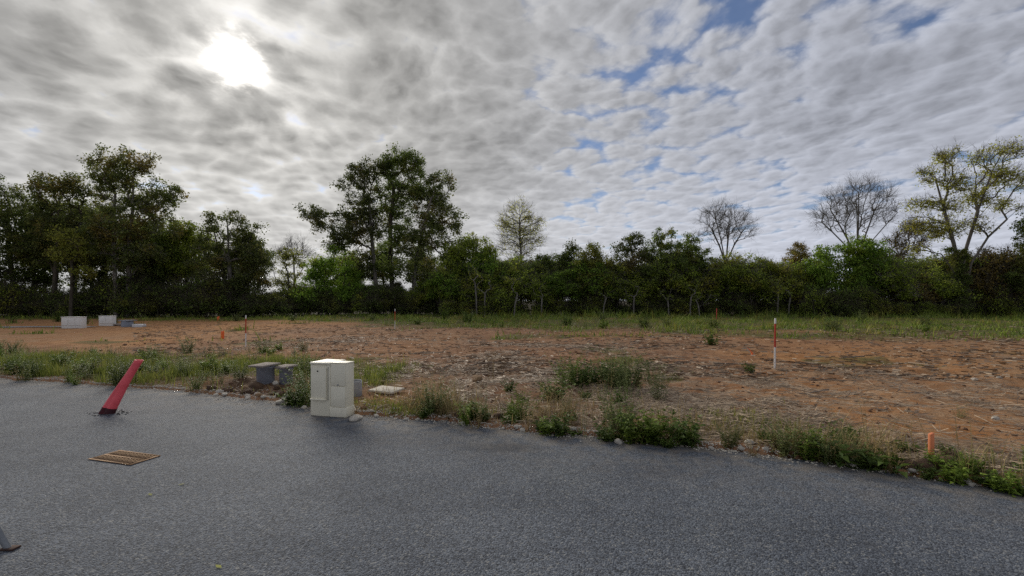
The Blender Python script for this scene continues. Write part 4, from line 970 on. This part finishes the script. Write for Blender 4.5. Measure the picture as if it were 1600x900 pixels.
def weed_mesh(seed, mat, kind):
    r = np.random.default_rng(seed); T, P0, P1, R0, R1 = [], [], [], [], []
    leafV = []
    def leaf(p, d, L, W, fold=.25):
        d = d / np.linalg.norm(d); s = np.cross(d, (0, 0, 1.)); s = s / max(np.linalg.norm(s), 1e-4); s = s + r.normal(0, .25, 3); u = np.cross(s, d)
        leafV.append([p, p + d * L * .45 + s * W * .5 + u * W * fold, p + d * L - u * L * .15, p + d * L * .45 - s * W * .5 + u * W * fold])
    ns, hh, spread, L, W, nl = {'leafy': (16, .30, .55, .085, .042, 15), 'bushy': (26, .52, .42, .055, .024, 30), 'feather': (14, .42, .30, .042, .010, 42), 'stalk': (4, .85, .10, .045, .010, 18), 'rosette': (9, .12, .9, .13, .05, 9), 'yarrow': (11, .48, .32, .040, .014, 18)}[kind]
    for s in range(ns):
        a = r.random() * 6.28; lean = r.random() * spread; h = hh * r.uniform(.55, 1.1); p = np.array([math.cos(a), math.sin(a), 0]) * r.random() * .10 * (1 if kind != 'bushy' else 1.6)
        d = np.array([math.cos(a) * lean, math.sin(a) * lean, 1.]); prev = p - (0, 0, .03); m = 5
        for k in range(1, m + 1):
            q = p + d * h * k / m + np.array([math.cos(a), math.sin(a), -.35]) * lean * h * (k / m) ** 2 * .5 + r.normal(0, .008, 3)
            P0.append(prev); P1.append(q); R0.append(.0032 * (1.2 - k / m)); R1.append(.0032 * (1.05 - k / m)); 
            for _ in range(max(1, nl // m)):
                b = r.random() * 6.28; t = r.random(); pos = prev + (q - prev) * t; sc = 1.15 - .5 * k / m
                leaf(pos, np.array([math.cos(b), math.sin(b), r.uniform(-.1, .8)]), L * sc * r.uniform(.6, 1.25), W * sc * r.uniform(.7, 1.3))
            prev = q
    V, F = tubes(P0, P1, R0, R1, 3); LV = np.array(leafV).reshape(-1, 3)
    return join([(V, F), (LV, np.arange(len(LV)).reshape(-1, 4))])

def weeds():
    K = {}
    for i, (k, m) in enumerate((('leafy', 'fresh'), ('leafy', 'deep'), ('bushy', 'deep'), ('bushy', 'fresh'), ('feather', 'sage'), ('feather', 'fresh'), ('stalk', 'dry'), ('stalk', 'sage'), ('rosette', 'deep'), ('yarrow', 'sage'), ('yarrow', 'dry'), ('bushy', 'sage'))):
        K[k, m] = [mesh('weed_%s_%s' % (k, m), *weed_mesh(900 + i * 3 + j, m, k), WEED[m]) for j in range(2)]
    rng = random.Random(61)
    word = {'leafy': 'low broad-leaved weed', 'bushy': 'bushy weed', 'feather': 'feathery weed', 'stalk': 'tall thin weed stalk', 'rosette': 'flat weed rosette', 'yarrow': 'upright branching weed'}
    tone = {'fresh': 'bright green', 'deep': 'dark green', 'sage': 'grey-green', 'dry': 'dry brown'}
    def put(px, py, k, m, s, where, own=None):
        x, y = ground_pt(px, py, .05)
        if not own and 385 < px < 470 and py > 572: return
        if off_road(x, y) < -.12: y = float(edge_y(x)) + .02
        lab = own or '%s %s %s' % (tone[m], word[k], where)
        o = obj('weed', K[k, m][rng.randrange(2)], loc=(x, y, float(hgt(x, y)) - .005), rot=(0, 0, rng.uniform(0, 6.28)), scale=(s * rng.uniform(.9, 1.15), s * rng.uniform(.9, 1.15), s), label=lab, cat='weed', group=None if own else tone[m] + ' ' + word[k] + 's ' + where)
        if not own: share(o, tone[m] + ' ' + word[k], 'tree' if py < 530 else 'road')
    hero = [(470, 630, 'bushy', 'deep', .95, 'large dark bushy weed against the left side of the cabinet'), (480, 618, 'bushy', 'deep', 1.15, 'tallest dark bushy weed behind the cabinet corner'), (456, 628, 'leafy', 'deep', .9, 'broad-leaved dark weed left of the bushy weeds by the cabinet'),
            (472, 586, 'bushy', 'fresh', .8, 'bright bushy weed hiding the right chamber'), (482, 588, 'bushy', 'fresh', 1.0, 'bright bushy weed behind the cabinet'),
            (815, 655, 'bushy', 'fresh', .82, 'bright green upright bushy weed midway along the road edge'), (730, 657, 'bushy', 'fresh', .62, 'round green bushy weed left of the upright bright one'),
            (1025, 694, 'leafy', 'fresh', 1.15, 'spreading bright leafy weed overhanging the road edge'), (1065, 686, 'leafy', 'deep', 1.2, 'dark leafy weed right of the spreading bright one'), (990, 684, 'leafy', 'fresh', 1.0, 'leafy weed left of the spreading bright one'),
            (885, 607, 'bushy', 'fresh', 1.15, 'green bush on the plot, left of the tall grey weeds'), (925, 608, 'leafy', 'deep', 1.5, 'dark low weed between the green bush and the tall grey weeds'), (955, 612, 'feather', 'sage', 1.75, 'tall grey-green feathery weed in the middle of the plot'), (985, 608, 'bushy', 'sage', 1.3, 'grey-green bushy weed right of the tall feathery one'),
            (955, 604, 'stalk', 'sage', 1.35, 'tallest thin stalk rising from the middle weeds'),
            (968, 614, 'bushy', 'sage', 1.1, 'grey-green bushy weed at the foot of the tall feathery one'), (905, 612, 'bushy', 'deep', .95, 'dark bushy weed between the green bush and the feathery one'), (940, 606, 'yarrow', 'sage', 1.3, 'branching weed just left of the tall feathery one'),
            (1329, 694, 'feather', 'fresh', .62, 'upright bright feathery tuft right of the pale stone'), (1140, 692, 'bushy', 'sage', .55, 'green weed left of the pale road-edge stone'), (1300, 716, 'rosette', 'deep', 1.5, 'flat dark rosette at the road edge below the feathery tuft'), (1350, 722, 'leafy', 'deep', .9, 'dark leafy weed right of the flat rosette'), (1265, 708, 'leafy', 'fresh', .8, 'leafy weed left of the flat rosette'), (1385, 726, 'rosette', 'deep', 1.3, 'dark rosette left of the orange peg'),
            (1170, 585, 'leafy', 'deep', .8, 'low green sprig left of the tall surveying stake'), (1500, 660, 'yarrow', 'sage', .5, 'small green plant on the orange soil'), (1110, 541, 'leafy', 'deep', 1.5, 'dark green tuft beyond the tall grey weeds'),
            (52, 586, 'bushy', 'deep', .8, 'dark bushy weed at the far left of the verge'), (118, 597, 'bushy', 'fresh', .45, 'bright tuft at the road edge left of the red duct'), (30, 582, 'leafy', 'deep', 1.2, 'low dark leafy weed at the far left verge')]
    for h in hero: put(*h[:5], '', h[5])
    for i in range(104):   # left verge
        px = rng.uniform(-10, 480); top = 548; bot = 592 + px * .05; py = rng.uniform(top, bot)
        k, m = rng.choice((('feather', 'sage'), ('yarrow', 'sage'), ('yarrow', 'sage'), ('bushy', 'sage'), ('feather', 'fresh'), ('stalk', 'sage'), ('yarrow', 'dry'), ('leafy', 'fresh')))
        put(px, py, k, m, rng.uniform(.6, 1.15), 'on the left verge')
    for i in range(92):    # along the edge, cabinets to the orange peg
        px = rng.uniform(640, 1420)
        if 1090 < px < 1240 and rng.random() < .7: continue
        base = np.interp(px, [640, 960, 1240, 1420], [655, 685, 715, 738]); py = base - abs(rng.gauss(0, 15)) - 2
        k, m = rng.choice((('feather', 'sage'), ('yarrow', 'dry'), ('yarrow', 'dry'), ('yarrow', 'sage'), ('bushy', 'sage'), ('feather', 'sage'), ('yarrow', 'dry'), ('leafy', 'deep'), ('leafy', 'fresh'), ('rosette', 'deep'), ('stalk', 'dry'), ('stalk', 'sage')))
        put(px, py, k, m, rng.uniform(.45, 1.0), 'along the road edge right of the cabinets')
    for i in range(16):    # last stretch
        px = rng.uniform(1440, 1610); base = np.interp(px, [1420, 1600], [738, 768]); py = base - abs(rng.gauss(0, 14)) - 2
        k, m = rng.choice((('leafy', 'fresh'), ('leafy', 'deep'), ('yarrow', 'sage'), ('rosette', 'deep'), ('feather', 'fresh')))
        put(px, py, k, m, rng.uniform(.4, .7), 'on the verge beyond the orange peg')
    for i in range(24):    # middle clump and strays
        px = rng.gauss(930, 70); py = rng.uniform(592, 640)
        k, m = rng.choice((('stalk', 'dry'), ('yarrow', 'dry'), ('feather', 'sage'), ('yarrow', 'sage'), ('leafy', 'deep'))); put(px, py, k, m, rng.uniform(.6, 1.2), 'in the middle of the plot')
    for i in range(36):    # coarse plants in the back grass
        px = rng.uniform(560, 1600); py = rng.uniform(499, 516) + max(0, px - 1200) * .035
        k, m = rng.choice((('bushy', 'deep'), ('yarrow', 'sage'), ('bushy', 'sage'), ('feather', 'fresh'), ('leafy', 'fresh'))); put(px, py, k, m, rng.uniform(1.1, 1.9), 'in the back grass strip')
    for i in range(8):
        px = rng.uniform(-10, 480); py = rng.uniform(500, 508)
        k, m = rng.choice((('bushy', 'deep'), ('yarrow', 'sage'), ('bushy', 'sage'))); put(px, py, k, m, rng.uniform(1., 1.7), 'at the far left before the wood')
weeds()

def own_labels():
    """every member of a set of look-alikes is told by its place next to a landmark"""
    MARK = {'tree': ((22, 'leftmost tree'), (108, 'round-topped tree'), (187, 'twin-trunked tree'), (290, 'lower tree'), (360, 'rounded tree'), (455, 'airy yellow-green tree'), (530, 'dense bush'), (614, 'great oaks'), (742, 'olive tree'), (812, 'egg-shaped tree'), (893, 'dark sapling'),
                     (929, 'yellowish sapling'), (988, 'pale-trunked sapling'), (1033, 'tallest sapling'), (1082, 'pointed sapling'), (1135, 'fan-shaped leafless tree'), (1200, 'yellow-green sapling'), (1256, 'brownish crown'), (1330, 'big green bush'), (1402, 'thin brownish tree'), (1502, 'tall forked tree'), (1590, 'evergreen')),
            'road': ((60, 'left end of the verge'), (130, 'bright tuft'), (195, 'red duct'), (290, 'verge middle'), (384, 'left surveying stake'), (430, 'grey chambers'), (515, 'cream cabinets'), (604, 'beige slab'), (730, 'round bushy weed'), (815, 'upright bright weed'), (885, 'green bush'), (955, 'feathery weed'),
                     (1025, 'spreading leafy weed'), (1080, 'dark leafy weed'), (1140, 'pale edge stone'), (1210, 'tall surveying stake'), (1329, 'bright feathery tuft'), (1385, 'dark rosette'), (1455, 'orange wooden peg'), (1560, 'right border'))}
    ORD = 'first second third fourth fifth sixth seventh eighth ninth tenth eleventh twelfth'.split()
    sets = {}
    for o, base, kind in SHARED:
        px = CX + o.location.x / o.location.y * FPX; mk = min(MARK[kind], key=lambda m: abs(m[0] - px))[1]
        sets.setdefault((base, mk), []).append((px, o))
    for (base, mk), L in sets.items():
        L.sort(key=lambda t: t[0])
        for i, (_, o) in enumerate(L):
            o['label'] = base + ' by the ' + mk if len(L) == 1 else '%s, %s from the left by the %s' % (base, ORD[min(i, 11)], mk)
own_labels()
